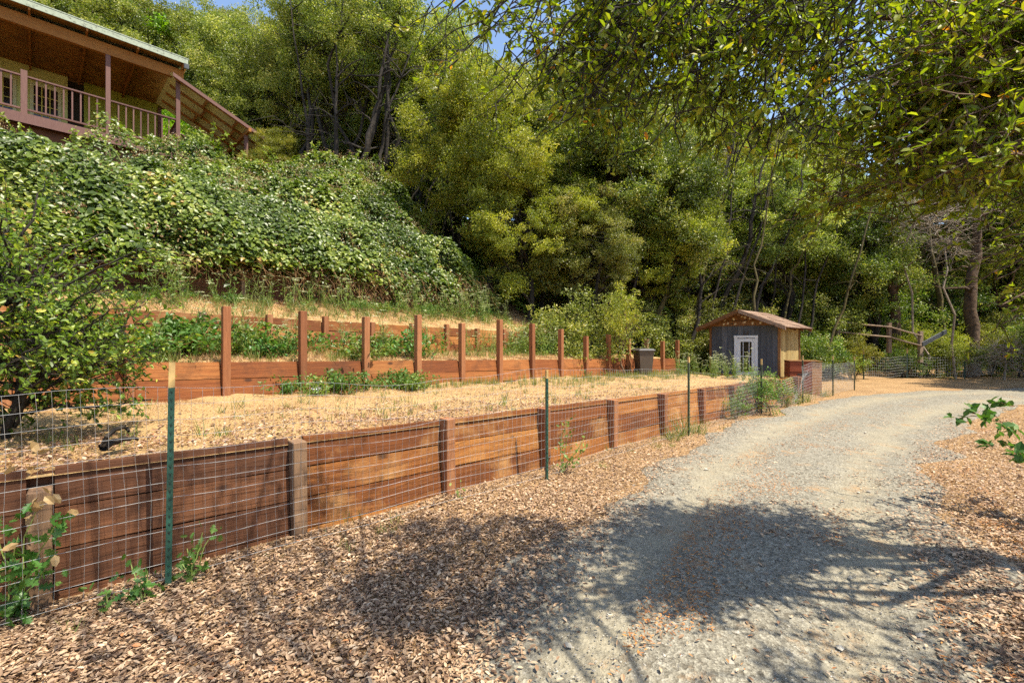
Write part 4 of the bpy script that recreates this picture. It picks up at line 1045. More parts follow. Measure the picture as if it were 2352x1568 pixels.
# bare standing trunks
def trunk_tree(label, px, d, y0, y1, lean, rad, m_, seed, name='bare_tree_trunk', nb=6, z0=None):
    r = np.random.RandomState(seed); x = (px - 1176) / F * d; zg = ground_z(x, d); top = P(px + lean, y1, d)
    root = empty(name, label, 'tree', (x, d, zg - .1))
    mb = MB(); b = np.array([0, 0, 0.]); e = top - np.array([x, d, zg - .1])
    p = limb(mb, b, e + (e - b) * .25, rad, rad * .18, r, 16, .016, 0, 9)
    # knobbly bark
    for k in range(nb + 4):
        i = r.randint(4, 15); a = r.uniform(0, 6.28); L_ = r.uniform(.4, 1.6); q = p[i] + np.array([math.cos(a), math.sin(a), r.uniform(.1, .8)]) * L_
        pp = limb(mb, p[i], q, rad * .3, .012, r, 6, .1, .05, 5)
        for j in range(4): limb(mb, pp[-1 - j % 3], pp[-1] + r.normal(size=3) * .5, .012, .004, r, 4, .1, 0, 3)
    mb.build('trunk', m_, root, smooth=True); return root
trunk_tree('stout brown trunk on the right beyond the rail fence', 2232, 21.0, 0, 380, 10, .30, M['bark_brown'], 1, nb=7)
trunk_tree('straight brown fir trunk just left of the rail fence end', 2055, 22.0, 0, 330, -4, .24, M['bark_brown'], 2)
trunk_tree('pale sunlit leaning trunk left of the stout brown one', 2175, 23.0, 0, 440, -50, .17, M['bark_moss'], 3)
trunk_tree('mossy yellow trunk slanting right on the slope above the bin', 1476, 18.6, 0, 430, 110, .12, M['bark_moss'], 4, nb=3)
trunk_tree('dark trunk slanting right above the mossy one', 1545, 20.0, 0, 420, 110, .16, M['bark'], 5)
trunk_tree('dark crooked trunk slanting right over the shed roof', 1625, 20.5, 0, 420, 120, .15, M['bark'], 6)
trunk_tree('thin dark trunk slanting right on the slope above the shed', 1690, 21.5, 0, 430, 110, .10, M['bark'], 7)
trunk_tree('thick dark trunk forking high in the middle of the wood', 1370, 17.2, 0, 560, 10, .22, M['bark'], 8, nb=9)
trunk_tree('upright black trunk on the crest of the thicket', 765, 17.5, 0, 180, 6, .13, M['bark'], 9, nb=8)
trunk_tree('black trunk leaning right from the thicket crest', 815, 17.6, 0, 150, 65, .15, M['bark'], 10, nb=8)
trunk_tree('thin black trunk leaning right beside the thicket crest', 835, 18.0, 0, 180, 90, .09, M['bark'], 12, nb=6)
trunk_tree('slim black trunk curving left over the thicket', 722, 18.2, 0, 90, -45, .08, M['bark'], 13, nb=8)
for k, (px, d, ln) in enumerate([(905, 19, 60), (925, 20, 75), (950, 19.5, 95), (975, 20, 80), (1000, 21, 60), (1050, 20, -20), (885, 21, 50)]):
    trunk_tree(['thin stem leaning right', 'second thin stem leaning right', 'longest thin leaning stem', 'dark sapling stem', 'short leaning sapling stem', 'thin stem leaning left', 'faint thin stem'][k] + ' in the gap right of the thicket crest', px, d, 0, 330, ln, .05, M['bark'], 40 + k, 'sapling', 3)
rq = np.random.RandomState(140)
for k in range(16):
    px = 1395 + 32 * k + rq.uniform(-12, 12); trunk_tree('thin leaning stem number counted from the left among those on the slope behind the posts' if 0 else 'thin dark stem leaning right on the middle slope', px, rq.uniform(17.2, 20.5), 0, rq.uniform(330, 430), rq.uniform(70, 150), rq.uniform(.04, .085), M['bark' if k % 3 else 'bark_moss'], 150 + k, 'sapling', 2)['group'] = 'thin leaning stems on the middle slope'
# dead brush
def dead_brush(label, px, py, d, R_, n, seed, grav=0.):
    r = np.random.RandomState(seed); c = P(px, py, d); o0 = np.array([c[0], c[1], ground_z(c[0], c[1])]); mb = MB(); ce = c - o0
    for k in range(n):
        a = ce + r.normal(size=3) * R_ * .25; b = ce + r.normal(size=3) * R_ * np.array([1, .7, .7]) * .75 + [0, 0, grav]
        p_ = limb(mb, a, b, .016, .005, r, 6, .14, .05, 3)
        for q in range(3): limb(mb, p_[r.randint(2, 6)], p_[-1] + r.normal(size=3) * R_ * .3, .006, .003, r, 4, .15, 0, 3)
    limb(mb, np.zeros(3), ce, .05, .03, r, 6, .1, 0, 5)
    o = mb.build('dead_brush', M['dead']); o.location = o0; tag(o, label, 'dead brush')
dead_brush('grey web of dead twigs hanging left of the stout brown trunk', 2110, 500, 20.3, 1.6, 90, 1)
dead_brush('bleached heap of dead brush at the right end of the far fence', 2305, 815, 19.5, .9, 70, 2)
dead_brush('pale dead twigs against the dark wood above the rail fence', 2180, 560, 20.0, 1.0, 50, 3)

# small oak by the bin
protos['small'] = proto('small_oak_tree', 2.6, .85, .9, 42, 1500, .055, M['leaf_yellow'], M['twig'], 120, (.0, .1), .035, (.18, .34), shell=.2)
q = P(1437, 866, 13.6); plant('small', q[0], q[1], 1.05, 'small yellow leaved oak growing beside the bin in front of the middle wall', z=.6, rz=1.0)
# shrub at the end of the low wall
protos['wallbush'] = proto('wall_shrub', 1.1, .5, .05, 40, 1700, .05, M['leaf_weed'], M['twig'], 121, (0, 0), .012, (.10, .22), nstem=4, shell=.2)
for px, py, d, sc, lab in ((1745, 975, 10.2, 1.0, 'leafy shrub against the wire fence near the far end of the lowest wall'), (1690, 990, 9.6, .55, 'smaller leafy sprig left of the shrub at the lowest wall'),
                           (1800, 955, 11.2, .75, 'low shrub at the last post of the lowest wall'), (1748, 905, 10.6, .8, 'thin shrub reaching over the top of the lowest wall')):
    x = (px - 1176) / F * d; plant('wallbush', x, d, sc, lab, 'shrub', z=0 if py > 950 else .1)

# ---- foreground oak shrub on the lowest terrace at the left
def sprays(name, mleaf, mbark, starts, seed, Lf, per=16, aspect=.5, shape='oval', tw=.004):
    """starts: list of (a, b, r0, n_twigs, twig_len)"""
    r = np.random.RandomState(seed); tb = MB(); lf = MB()
    for a, b, r0, nt_, tl in starts:
        p = limb(tb, a, b, r0, r0 * .35, r, 9, .05, .03, 5)
        for k in range(nt_):
            i = r.randint(2, 9); base = p[i]; dr = unit(unit(np.asarray(b) - a) * .6 + r.normal(size=3) * np.array([.8, .8, .7]) + [0, 0, -.12])
            q = limb(tb, base, base + dr * tl * r.uniform(.5, 1.3), max(tw, r0 * .22), tw * .5, r, 7, .09, -.03, 3)
            m_ = int(per * r.uniform(.7, 1.3)); ti = r.uniform(.15, 1, m_) * 6; i0 = np.minimum(ti.astype(int), 5); f = (ti - i0)[:, None]
            pos = q[i0] * (1 - f) + q[i0 + 1] * f
            side = r.normal(size=(m_, 3)); dd = unit(side * .9 + dr * .7 + [0, 0, -.1])
            L_ = Lf * r.uniform(.55, 1.2, m_)
            leaves(lf, pos, dd, unit(r.normal(size=(m_, 3)) * .8 + [0, 0, 1]), L_, L_ * aspect * r.uniform(.8, 1.15, m_), np.clip(r.beta(1.6, 2.2, m_) + .1 * r.normal(), 0, 1), shape, .2)
    root = bpy.data.objects.new(name, None); COL.objects.link(root)
    tb.build('branches', mbark, root, smooth=True); lf.build('crown', mleaf, root)
    return root
r = np.random.RandomState(50); st = []
bs = np.array([-4.15, 3.75, .75]); 
tr1 = [bs, bs + [.15, .1, .9], bs + [.35, .1, 1.5]]
st.append((bs, bs + np.array([.1, .1, 1.3]), .032, 4, .4))
for k in range(70):
    a = bs + np.array([.03, .03, r.uniform(.15, 1.35)]); an = r.uniform(0, 6.28); L_ = r.uniform(.55, 1.25)
    b = a + np.array([math.cos(an) * L_ * .82, math.sin(an) * L_ * .8, r.uniform(-.1, .8)])
    if b[1] < 2.9: b[1] = 2.9 + r.rand() * .3
    st.append((a, b, .014, 10, .42))
for k in range(14):
    a = bs + np.array([0, 0, 1.2]); b = a + np.array([r.uniform(-1.2, .3), r.uniform(-.3, .6), r.uniform(.4, 1.1)]); st.append((a, b, .018, 8, .4))
o = sprays('oak_shrub', M['leaf_near_dark'], M['bark'], st, 51, .052, 15, .55)
tag(o, 'leafy young oak standing at the left on the lowest terrace behind the fence', 'tree')

# ---- overhanging tree on the right, trunk outside the picture
r = np.random.RandomState(60); st = []
tk = np.array([5.9, 2.4, 0.])
st.append((tk, tk + [-.4, 0, 3.4], .2, 0, 1))
fork = tk + np.array([-.4, 0, 3.3])
def target(u0, u1, y0, y1, d0, d1):
    d = r.uniform(d0, d1); return P(r.uniform(u0, u1), r.uniform(y0, y1), d)
limbs = []
for k in range(11):
    e = target(2000, 2330, -60, 430, 2.1, 3.4); mid = fork + (e - fork) * .15
    st.append((fork, e, .05, 10, .55)); limbs.append((fork, e))
for k in range(330):
    f_, e0 = limbs[r.randint(len(limbs))]
    a = f_ + (e0 - f_) * r.uniform(.35, .95)
    e = target(2010, 2480, -100, 430, 2.0, 3.5) if k % 4 else target(1850, 2300, 150, 500, 2.6, 3.7)
    if e[0] / e[1] > 1.12 and r.rand() < .6: continue
    v = e - a; ln = np.linalg.norm(v); a = e - v / ln * min(ln, .95)
    st.append((a, e, .006, 9, .28))
for k in range(14):   # low sprays at the right edge
    e = target(2230, 2420, 520, 760, 2.6, 3.6); a = e + np.array([1.0, r.uniform(-.2, .2), r.uniform(.2, .7)]); st.append((a, e, .012, 7, .32))
st.append((fork + [-.2, 0, -.9], P(2420, 560, 4.), .04, 6, .4))
o = sprays('overhanging_tanoak', M['leaf_near'], M['bark_brown'], st, 61, .053, 13, .40)
tag(o, 'long leaved tree reaching in over the track from the right side', 'tree')

# ---- overhanging oak limb across the top, trunk behind the camera
r = np.random.RandomState(70); st = []
tk = np.array([3.6, -2.6, 0.])
st.append((tk, tk + [-.2, .8, 4.6], .24, 0, 1)); fork = tk + np.array([-.2, .8, 4.5]); limbs = []
for e in ([-.4, 2.9, 4.9], [.6, 3.0, 4.8], [1.4, 3.0, 4.7], [2.0, 3.0, 4.8], [-1.6, 2.2, 5.2], [-1.2, 1.2, 5.6], [.3, 1.2, 5.4], [1.8, 1.4, 5.4]):
    e = np.array(e); st.append((fork, e, .032, 5, .5)); limbs.append(e)
for k in range(190):     # twigs hanging into the picture
    px = r.choice([r.uniform(1300, 1900), r.uniform(1180, 1750), r.uniform(900, 1400)], p=[.5, .32, .18])
    lowy = np.interp(px, [880, 1100, 1500, 1900], [90, 240, 290, 350]) * r.uniform(.15, 1)
    d = r.uniform(1.9, 3.2); e = P(px, lowy, d)
    i = np.argmin([np.hypot(*(L_[:2] - e[:2])) for L_ in limbs]); a = fork + (limbs[i] - fork) * r.uniform(.75, 1.0)
    a = np.array([e[0] + r.uniform(.1, .8), e[1] + r.uniform(-.25, .15), max(e[2] + .2, min(P(px, -70, d)[2], e[2] + r.uniform(.3, .8)))])
    st.append((a, e, .005, 8 if px > 1300 else 3, .27))
for k in range(80):     # canopy overhead that shades the foreground
    e = np.array([r.uniform(-1.6, 2.2), r.uniform(-.4, 2.7), r.uniform(4.5, 5.9)]); a = fork + (e - fork) * .75; st.append((a, e, .008, 8, .45))
o = sprays('overhanging_oak', M['leaf_near'], M['bark'], st, 71, .04, 13, .52)
tag(o, 'oak whose leafy twigs hang down into the top of the picture', 'tree')
# trees that stand behind the camera and shade the near track
r = np.random.RandomState(80); st = []; tk = np.array([5.6, 1.2, 0.]); st.append((tk, tk + [-.2, 0, 3.6], .2, 0, 1)); fork = tk + np.array([-.2, 0, 3.4])
for k in range(42):
    e = np.array([r.uniform(2.2, 6.0), r.uniform(-.8, 1.6), r.uniform(3.6, 5.4)])
    if e[2] < CAMZ + .8 * e[1] and e[0] < 1.15 * e[1]: continue
    st.append((fork, e, .018, 11, .5))
o = sprays('roadside_oak', M['leaf_near'], M['bark'], st, 81, .06, 14, .5)
tag(o, 'oak beside the near right edge of the track casting dappled shade', 'tree')
# tall trees to the right that shade the bend
for k, (x, y, sc, lab) in enumerate([(21.5, 14.8, 1.0, 'tree at the right of the bend shading the track'), (27.0, 16.5, 1.1, 'second tree right of the bend'), (19.0, 9.5, .8, 'tree on the near side of the bend to the right'), (14.5, 5.0, .8, 'tree on the right verge nearer the camera')]):
    plant(['dark1', 'olive1', 'dark2', 'olive2'][k], x, y, sc, lab, z=0)

# ================================================================== SMALL PLANTS
def weed_proto(name, h, seed, umbels, mleaf, nl=40, spread=.12):
    r = np.random.RandomState(seed); st = MB(); lf = MB(); fl = []; tips = []
    for k in range(3):
        b = np.array([r.normal() * spread, r.normal() * spread, h * r.uniform(.7, 1.05)]); p = limb(st, (0, 0, -.03), b, .005, .003, r, 8, .05, 0, 4); tips.append(p[-1])
        for j in range(5):
            i = r.randint(2, 7); e = p[i] + np.array([r.normal() * .1, r.normal() * .1, h * r.uniform(.1, .35)]); limb(st, p[i], e, .003, .002, r, 4, .08, .03, 3); tips.append(e)
        m_ = nl; i = r.randint(0, 6, m_); pos = p[i] + r.normal(size=(m_, 3)) * [.04, .04, .03]
        leaves(lf, pos, rand_dirs(m_, .1, r), rand_dirs(m_, 1, r), r.uniform(.04, .09, m_) * (1.3 - i / 8), r.uniform(.014, .03, m_), r.uniform(.2, .9, m_), 'diamond')
    for t_ in tips[:umbels]:
        n = 26; a = r.uniform(0, 6.28, n); rr_ = .06 * np.sqrt(r.uniform(0, 1, n)) * r.uniform(.6, 1.2); q = t_ + np.stack([np.cos(a) * rr_, np.sin(a) * rr_, .01 - rr_ * .15], -1)
        f1 = MB(); fl.append(f1); leaves(f1, q, rand_dirs(n, .1, r) * [1, 1, .2], np.tile([0, 0, 1.], (n, 1)), .022, .02, r.uniform(0, 1, n), 'diamond', .1)
    root = bpy.data.objects.new(name, None); COL.objects.link(root)
    st.build('stem', M['stem'], root); lf.build('foliage', mleaf, root)
    for f1 in fl: f1.build('flower_head', M['flower'], root)
    return root
wp = [weed_proto('wild_carrot', .75, 200 + k, u_, M['leaf_weed']) for k, u_ in enumerate((7, 5, 9, 3))]
wused = set()
def put(pl, key, loc, sc, lab, cat, grp, rz=None):
    o = pl if key not in wused else copy_tree(pl); wused.add(key)
    o.location = loc; o.scale = (sc,) * 3; o.rotation_euler = (0, 0, random.uniform(0, 6.28) if rz is None else rz); tag(o, lab, cat, grp); return o
r = np.random.RandomState(90)
for k in range(120):
    if k < 46: s0 = r.uniform(1, 13.5); t0 = float(lineC_t(s0)) - r.beta(1.2, 1.5) * 1.2 - .1; z0 = float(tz2(s0, t0)); g_ = 'wild carrots on the second terrace under the third wall'; lb = 'flowering wild carrot stalk on the second terrace'
    elif k < 92: s0 = r.uniform(1, 10.5); t0 = float(lineD_t(s0)) - r.uniform(.15, 1.2); z0 = float(tz3(s0, t0)); g_ = 'wild carrots on the top terrace below the dark wall'; lb = 'flowering wild carrot stalk on the top terrace under the brambles'
    else: s0 = r.uniform(13.4, 15.); t0 = r.uniform(1.0, 3.2); z0 = float(tz1(s0, t0)); g_ = 'wild carrots in front of the shed'; lb = 'wild carrot stalk at the end of the lowest terrace in front of the shed'
    q = V(s0, t0, z0 - .02); put(wp[k % 4], 'w%d' % (k % 4), q, r.uniform(.7, 1.25) * (1 if k < 92 else .8), lb, 'wildflower', g_)
# low bramble patches
def bramble_patch(name, seed, w_, h, n, mleaf, L_=.08):
    r = np.random.RandomState(seed); lf = MB(); st = MB()
    for k in range(max(4, n // 26)):
        a = np.array([r.normal() * w_ * .3, r.normal() * w_ * .25, 0]); b = a + np.array([r.normal() * w_ * .6, r.normal() * w_ * .4, h * r.uniform(.4, 1.1)])
        p = limb(st, a, b, .005, .003, r, 7, .1, .12, 3); m_ = 26; i = r.randint(1, 7, m_)
        pos = p[i] + r.normal(size=(m_, 3)) * .045; L2 = L_ * r.uniform(.6, 1.2, m_)
        leaves(lf, pos, rand_dirs(m_, .0, r), rand_dirs(m_, 1.6, r), L2, L2 * .65, r.uniform(.2, .95, m_), 'oval', .2)
    root = bpy.data.objects.new(name, None); COL.objects.link(root); st.build('stem', M['cane'], root); lf.build('foliage', mleaf, root); return root
bpch = [bramble_patch('low_bramble', 300 + k, .5, .42, 420, M['leaf_weed' if k % 2 else 'leaf_lobed']) for k in range(3)]
spots = []
for k in range(30): s0 = r.uniform(-2, 5.5); t0 = float(lineC_t(s0)) - .2 - r.beta(1, 1.4) * 1.15; spots.append((s0, t0, float(tz2(s0, t0)), r.uniform(.8, 1.2), 'low bramble sprawling on the second terrace at the left', 'low brambles on the second terrace'))
for k in range(10): s0 = r.uniform(2, 6); t0 = float(lineB_t(s0)) - r.uniform(.1, .5); spots.append((s0, t0, float(tz1(s0, t0)), r.uniform(.45, .75), 'small bramble at the foot of the middle wall', 'small brambles at the foot of the middle wall'))
for k in range(40): s0 = r.uniform(-1, 11); t0 = float(lineD_t(s0)) - r.uniform(.1, .8); spots.append((s0, t0, float(tz3(s0, t0)), r.uniform(.3, .55), 'low bramble on the top terrace along the dark wall', 'low brambles along the dark wall'))
for k in range(14): s0 = r.uniform(10, 15); t0 = float(lineC_t(s0)) - r.uniform(.1, 1.1); spots.append((s0, t0, float(tz2(s0, t0)), r.uniform(.6, .9), 'green bramble on the far shaded end of the second terrace', 'brambles on the far end of the second terrace'))
for k, (s0, t0, z0, sc, lb, g_) in enumerate(spots): put(bpch[k % 3], 'b%d' % (k % 3), V(s0, t0, z0 - .02), sc, lb, 'bramble', g_)
# oak seedlings poking through the fence
def seedling(label, base, tips, n, seed, L_=.075, dry=0, mleaf='leaf_lobed'):
    r = np.random.RandomState(seed); lf = MB(); st = MB(); dr_ = MB(); base = np.asarray(base)
    for tp in tips:
        p = limb(st, np.zeros(3), np.asarray(tp) - base, .006, .003, r, 8, .05, .03, 4); i = r.randint(1, 8, n); pos = p[i] + r.normal(size=(n, 3)) * .05
        L2 = L_ * r.uniform(.6, 1.25, n); leaves(lf, pos, rand_dirs(n, -.2, r), unit(r.normal(size=(n, 3)) * .7 + [.5, -1.2, .6]), L2, L2 * .72, r.uniform(0, 1, n), 'lobed', .2)
    if dry:
        m_ = dry; pos = np.asarray(tips[0]) - base + r.normal(size=(m_, 3)) * [.09, .05, .2]; leaves(dr_, pos, rand_dirs(m_, -1, r), rand_dirs(m_, 0, r), .07, .04, r.uniform(0, 1, m_), 'curl', .5)
    root = empty('oak_seedling', label, 'seedling', tuple(base)); st.build('stem', M['stem'], root); lf.build('foliage', M[mleaf], root)
    if dry: dr_.build('withered_leaves', M['leaf_dry'], root)
seedling('lobed leaf oak seedling with withered leaves over the first wall post', (-2.95, 2.66, 0), [P(85, 1160, 2.62), P(40, 1230, 2.62), P(130, 1190, 2.64), P(60, 1320, 2.6), P(20, 1400, 2.6), P(10, 1180, 2.66), P(105, 1300, 2.6)], 17, 1, .085, 22)
seedling('leafy oak seedling at the ground left of the green steel post', P(330, 1385, 2.88) * [1, 1, 0], [P(300, 1290, 2.9), P(340, 1310, 2.9), P(320, 1335, 2.88), P(270, 1365, 2.85)], 14, 2, .06)
seedling('bright oak seedling caught in the wire right of the green steel post', P(440, 1370, 3.1) * [1, 1, 0], [P(465, 1220, 3.12), P(430, 1260, 3.1), P(420, 1295, 3.1), P(480, 1240, 3.12)], 13, 3, .065)
seedling('tiny seedling in the leaf litter below the first steel post', P(250, 1385, 2.8) * [1, 1, 0], [P(240, 1350, 2.8), P(262, 1360, 2.8)], 6, 4, .045)
seedling('thin green sprig climbing the wire right of the third post', P(1290, 1085, 5.7) * [1, 1, 0], [P(1310, 990, 5.7), P(1345, 1000, 5.7), P(1300, 965, 5.75), P(1340, 1035, 5.7)], 24, 5, .05, mleaf='leaf_weed')
seedling('small sprig of weeds at the foot of the second post', P(1052, 1150, 4.75) * [1, 1, 0], [P(1050, 1120, 4.75), P(1060, 1135, 4.75)], 8, 6, .04, mleaf='leaf_weed')
# blackberry branch at the right edge
o = sprays('bramble_branch', M['leaf_lobed'], M['cane'], [(P(2480, 1040, 4.2), P(2250, 955, 4.4), .008, 6, .22), (P(2480, 1060, 4.1), P(2290, 1030, 4.2), .007, 6, .2), (P(2500, 960, 4.3), P(2330, 930, 4.5), .007, 7, .22), (P(2500, 1100, 4.0), P(2370, 1060, 4.1), .007, 6, .2), (P(2480, 1160, 3.9) * [1, 1, 0], P(2420, 1000, 4.1), .01, 10, .3)], 95, .095, 9, .62)
tag(o, 'blackberry branch with pale green leaves leaning over the right edge of the track', 'bramble')

# grass ---------------------------------------------------------------
def blades(mb, X, Y, Z, h, w_, rnd, lean=.35, r=rs):
    n = len(X); p = np.stack([X, Y, Z], -1); d = unit(np.stack([r.normal(size=n) * lean, r.normal(size=n) * lean, np.ones(n)], -1))
    leaves(mb, p, d, rand_dirs(n, 0, r), h, w_, rnd, 'blade', .2)
r = np.random.RandomState(400)
mb = MB()   # short straw over the terraces
n = 110000; s_ = -1.5 + 16.5 * r.beta(1., 1.25, n); t_ = jit(n, r, .15, 3.7); z_ = tz1(s_, t_); X, Y = W(s_, t_)
Z = z_ + fbm(np.stack([X, Y], -1), .7, 4, 9) * .05 - .01
kp = (fbm(np.stack([X, Y], -1), .8, 3, 61) + .35 * r.normal(size=n) > -.5) & (np.hypot(X, Y) < 16); blades(mb, X[kp], Y[kp], Z[kp], r.uniform(.015, .055, n)[kp], r.uniform(.002, .005, n)[kp], r.uniform(0, 1, n)[kp], 1.2, r)
for tzf, l0, l1, nn in ((tz2, lineB_t, lineC_t, 36000), (tz3, lineC_t, lineD_t, 30000)):
    s_ = jit(nn, r, -2, 14); t_ = l0(s_) + (l1(s_) - l0(s_)) * jit(nn, r, .08, 1); X, Y = W(s_, t_); Z = tzf(s_, t_) + fbm(np.stack([X, Y], -1), .7, 4, 9) * .05 - .01
    blades(mb, X, Y, Z, r.uniform(.03, .10, nn), r.uniform(.003, .008, nn), r.uniform(0, 1, nn), .9, r)
tag(mb.build('dry_grass', M['grass_dry']), 'short straw coloured dry grass covering the terraces', 'grass', kind='stuff')
mb = MB()   # green stalks and tufts
def tufts(cs, ct, zf, nb, h, w_, lean=.3, spread=.03):
    for a, b, hh in zip(cs, ct, h):
        s1 = a + r.normal(size=nb) * spread; t1 = b + r.normal(size=nb) * spread; X, Y = W(s1, t1); blades(mb, X, Y, zf(s1, t1) - .01, hh * r.uniform(.5, 1.1, nb), np.full(nb, w_), r.uniform(0, 1, nb), lean, r)
n = 620; s_ = 15 - 11.5 * r.beta(1, 1.5, n); t_ = lineB_t(s_) - .15 - (1.9) * r.beta(1, 1.6, n) * (s_ > 7) - .5 * r.rand(n) * (s_ <= 7)
tufts(s_, t_, tz1, 9, r.uniform(.08, .26, n), .006, .14)
n = 130; s_ = jit(n, r, -.5, 9); t_ = jit(n, r, .3, 3.4); tufts(s_, t_, tz1, 12, r.uniform(.06, .2, n), .007, .45)
n = 420; s_ = jit(n, r, 0, 11); t_ = lineD_t(s_) - 1.35 * r.rand(n) - .1; tufts(s_, t_, tz3, 12, r.uniform(.1, .35, n), .008, .35)
n = 300; s_ = jit(n, r, 0, 13); t_ = lineC_t(s_) - 1.35 * r.rand(n) - .1; tufts(s_, t_, tz2, 12, r.uniform(.08, .3, n), .008, .35)
n = 26; s_ = jit(n, r, 0, 12); t_ = jit(n, r, -.5, .02); tufts(s_, t_, lambda a, b: 0 * a, 16, r.uniform(.06, .18, n), .006, .6, .04)
for px, py, d, hh in ((1570, 1010, 7.9, .55), (1600, 1005, 8.1, .4), (1545, 1030, 7.6, .35), (1835, 925, 12.0, .6), (1855, 925, 12.2, .5), (1895, 905, 13.6, .35), (1810, 935, 11.8, .4), (780, 1195, 4.2, .14), (810, 1190, 4.3, .12)):
    x = (px - 1176) / F * d; a, b = ST(x, d); tufts([float(a)] * 3, [float(b)] * 3, lambda a, b: 0 * a, 16, [hh] * 3, .009, .45, .07)
tag(mb.build('green_grass', M['grass_green']), 'green grass stalks and tufts growing on the terraces and along the walls', 'grass', kind='stuff')

# leaf litter -----------------------------------------------------------
r = np.random.RandomState(500)
mb = MB(); n = 360000
Y = 1.2 + 15 * r.beta(1, 2.6, n); X = (r.uniform(-1.25, 1.35, n)) * Y
s_, t_ = ST(X, Y); rd_ = road_dist(X, Y)
dens = sstep(rd_, -.55, .35) * .97 + .012 + .12 * (rd_ < 0) * (fbm(np.stack([X, Y], -1), .5, 3, 66) > .55)
gr = fbm(np.stack([X, Y], -1), .9, 3, 67); dens = dens * np.where(Y > 6, .9, 1) * (.75 + .25 * (gr > -.3))
kp = (t_ < .02) & (r.rand(n) < dens); X, Y, rd_ = X[kp], Y[kp], rd_[kp]; n = len(X)
Z = hill(X, Y) + r.uniform(.0, .02, n) * sstep(rd_, -.3, .3) + np.where(rd_ < .1, .036, .004) + r.uniform(0, .006, n)
p = np.stack([X, Y, Z], -1); d = unit(np.stack([r.normal(size=n), r.normal(size=n), r.normal(size=n) * .22], -1)); L_ = .013 + .036 * r.beta(1.3, 1.6, n)
leaves(mb, p, d, unit(np.array([0, 0, 1.]) + r.normal(size=(n, 3)) * .24), L_, L_ * r.uniform(.3, .58, n), np.clip(r.beta(1.15, 1.35, n), 0, 1), 'oval', .13)
tag(mb.build('leaf_litter', M['litter']), 'carpet of fallen tan oak leaves between the wall and the gravel', 'leaf litter', kind='stuff')
# litter on the terraces
mb = MB(); n = 6500; s_ = -1 + 12 * r.beta(1, 2, n); t_ = .2 + 2.2 * r.beta(1, 2.2, n); X, Y = W(s_, t_); Z = tz1(s_, t_) + fbm(np.stack([X, Y], -1), .7, 4, 9) * .05 + r.uniform(.005, .02, n)
d = unit(np.stack([r.normal(size=n), r.normal(size=n), r.normal(size=n) * .2], -1)); L_ = r.uniform(.02, .05, n)
leaves(mb, np.stack([X, Y, Z], -1), d, unit(np.array([0, 0, 1.]) + r.normal(size=(n, 3)) * .3), L_, L_ * .5, r.uniform(0, 1, n), 'oval', .3)
tag(mb.build('leaf_litter', M['litter']), 'scattered fallen leaves on the dry grass of the lowest terrace', 'leaf litter', kind='stuff')
# orange catkin drifts on the track
mb = MB(); n = 60000
Y = 1.5 + 11 * r.beta(1, 1.8, n); X = r.uniform(-.3, 1.3, n) * Y; rd_ = road_dist(X, Y)
f = fbm(np.stack([X * .8 - Y * .3, Y], -1), .55, 4, 71); mid = np.abs(rd_ + 1.25) < .45
kp = ((mid & (f + .12 * r.normal(size=n) > .08)) | ((np.abs(rd_) < .35) & (X > .8 * Y * .5 + 1) & (f + .15 * r.normal(size=n) > .05))) & (rd_ < .5)
X, Y = X[kp], Y[kp]; n = len(X); Z = hill(X, Y) + .034 + r.uniform(0, .012, n)
d = unit(np.stack([r.normal(size=n), r.normal(size=n), r.normal(size=n) * .15], -1))
leaves(mb, np.stack([X, Y, Z], -1), d, unit(np.array([0, 0, 1.]) + r.normal(size=(n, 3)) * .3), r.uniform(.012, .04, n), r.uniform(.004, .01, n), r.uniform(0, 1, n), 'diamond', .2)
tag(mb.build('catkin_litter', M['litter_orange']), 'rusty orange drifts of fallen catkins on the middle of the gravel track', 'litter', kind='stuff')
# loose stones
mb = MB(); n = 60000; Y = 1.3 + 9 * r.beta(1, 2.6, n); X = r.uniform(-.6, 1.3, n) * Y; rd_ = road_dist(X, Y)
c_off = np.abs(np.abs(rd_ + 1.4) - .7)
dens = np.where(rd_ < 0, np.where((rd_ > -.35) | (rd_ < -1.15), .9, .3), .25 * (rd_ < .35)); kp = r.rand(n) < dens; X, Y, rd_ = X[kp], Y[kp], rd_[kp]; n = len(X)
sz = .0035 + .011 * r.beta(1, 5, n) + .02 * (r.rand(n) < .006); Z = hill(X, Y) + np.where(rd_ < 0, .022, .005) + sz * .25
base = np.array([[1, 0, 0], [.3, .9, 0], [-.8, .5, 0], [-.7, -.6, 0], [.35, -.9, 0], [.1, .1, .7], [0, 0, -.6]], float)
ang = r.uniform(0, 6.28, n); ca, sa = np.cos(ang), np.sin(ang); vs = base[None] * (1 + r.uniform(-.3, .3, (n, 7, 1))) * sz[:, None, None] * np.stack([np.ones(n), r.uniform(.6, 1, n), r.uniform(.5, .9, n)], -1)[:, None]
vx = vs[..., 0] * ca[:, None] - vs[..., 1] * sa[:, None]; vy = vs[..., 0] * sa[:, None] + vs[..., 1] * ca[:, None]; vs = np.stack([vx, vy, vs[..., 2]], -1) + np.stack([X, Y, Z], -1)[:, None]
fc = np.array([[i, (i + 1) % 5, 5] for i in range(5)] + [[(i + 1) % 5, i, 6] for i in range(5)]); mb.add(vs.reshape(-1, 3), (np.arange(n)[:, None, None] * 7 + fc[None]).reshape(-1, 3), np.repeat(r.beta(1.8, 1.6, n), 7))
tag(mb.build('loose_gravel', M['stone']), 'loose grey stones scattered on the track', 'gravel', kind='stuff')
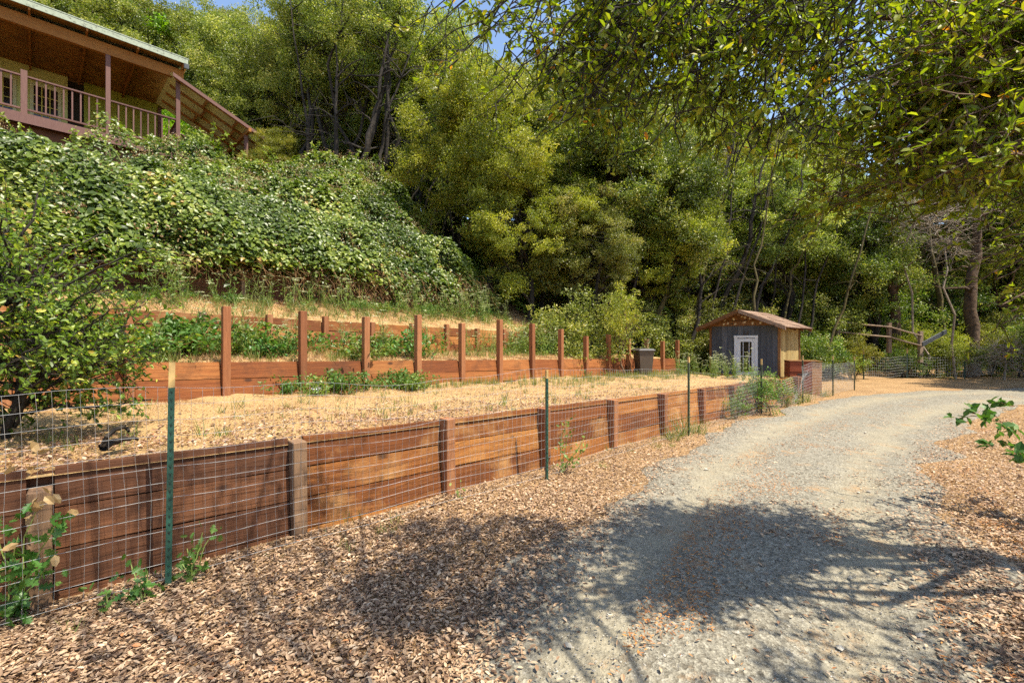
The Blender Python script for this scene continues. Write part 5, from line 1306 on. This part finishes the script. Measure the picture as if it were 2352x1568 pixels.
# charred bark piece on the wall edge
mb = MB(); a = P(235, 1052, 3.35); b = P(315, 1030, 3.6); limb(mb, a * [1, 1, 0] + [0, 0, .87], b * [1, 1, 0] + [0, 0, .87], .035, .012, np.random.RandomState(4), 8, .12, .1, 5)
limb(mb, a * [1, 1, 0] + [.03, 0, .87], a * [1, 1, 0] + [.12, .08, .96], .02, .012, np.random.RandomState(6), 6, .2, .3, 5)
tag(mb.build('black_branch', M['bark']), 'crooked black piece of branch lying on the terrace edge at the left', 'branch')

# ------------------------------------------------------------------ camera, light, sky
cam = bpy.data.cameras.new('camera'); cam.sensor_width = 36; cam.lens = 36 * F / 2352; cam.clip_end = 2000; cam.clip_start = .05
co_ = bpy.data.objects.new('camera', cam); COL.objects.link(co_); co_.location = (0, 0, CAMZ); co_.rotation_euler = (R(90), 0, 0)
scene.camera = co_
SUN_EL, SUN_AZ = 64., 122.     # azimuth clockwise from +Y
sd = np.array([math.sin(R(SUN_AZ)) * math.cos(R(SUN_EL)), math.cos(R(SUN_AZ)) * math.cos(R(SUN_EL)), math.sin(R(SUN_EL))])
sun = bpy.data.lights.new('sun', 'SUN'); sun.energy = 5.0; sun.angle = R(.55); sun.color = (1., .92, .76)
so = bpy.data.objects.new('sun', sun); COL.objects.link(so); so.rotation_euler = Vector(-sd).to_track_quat('-Z', 'Y').to_euler(); so.location = (20, 0, 30)
w = bpy.data.worlds.new('World'); scene.world = w; w.use_nodes = True; nt = w.node_tree
sky = nt.nodes.new('ShaderNodeTexSky'); sky.sky_type = 'NISHITA'; sky.sun_disc = False; sky.sun_elevation = R(SUN_EL); sky.sun_rotation = R(SUN_AZ)
nt.links.new(sky.outputs[0], nt.nodes['Background'].inputs[0]); nt.nodes['Background'].inputs[1].default_value = .145
scene.view_settings.view_transform = 'Standard'; scene.view_settings.look = 'None'; scene.view_settings.gamma = 1; scene.view_settings.exposure = 1.0
scene.render.engine = 'CYCLES'
cy = scene.cycles; cy.max_bounces = 6; cy.diffuse_bounces = 4; cy.glossy_bounces = 2; cy.transmission_bounces = 4; cy.use_adaptive_sampling = True; cy.adaptive_threshold = .02
cy.use_denoising = False; cy.sample_clamp_indirect = 6; cy.caustics_reflective = False; cy.caustics_refractive = False
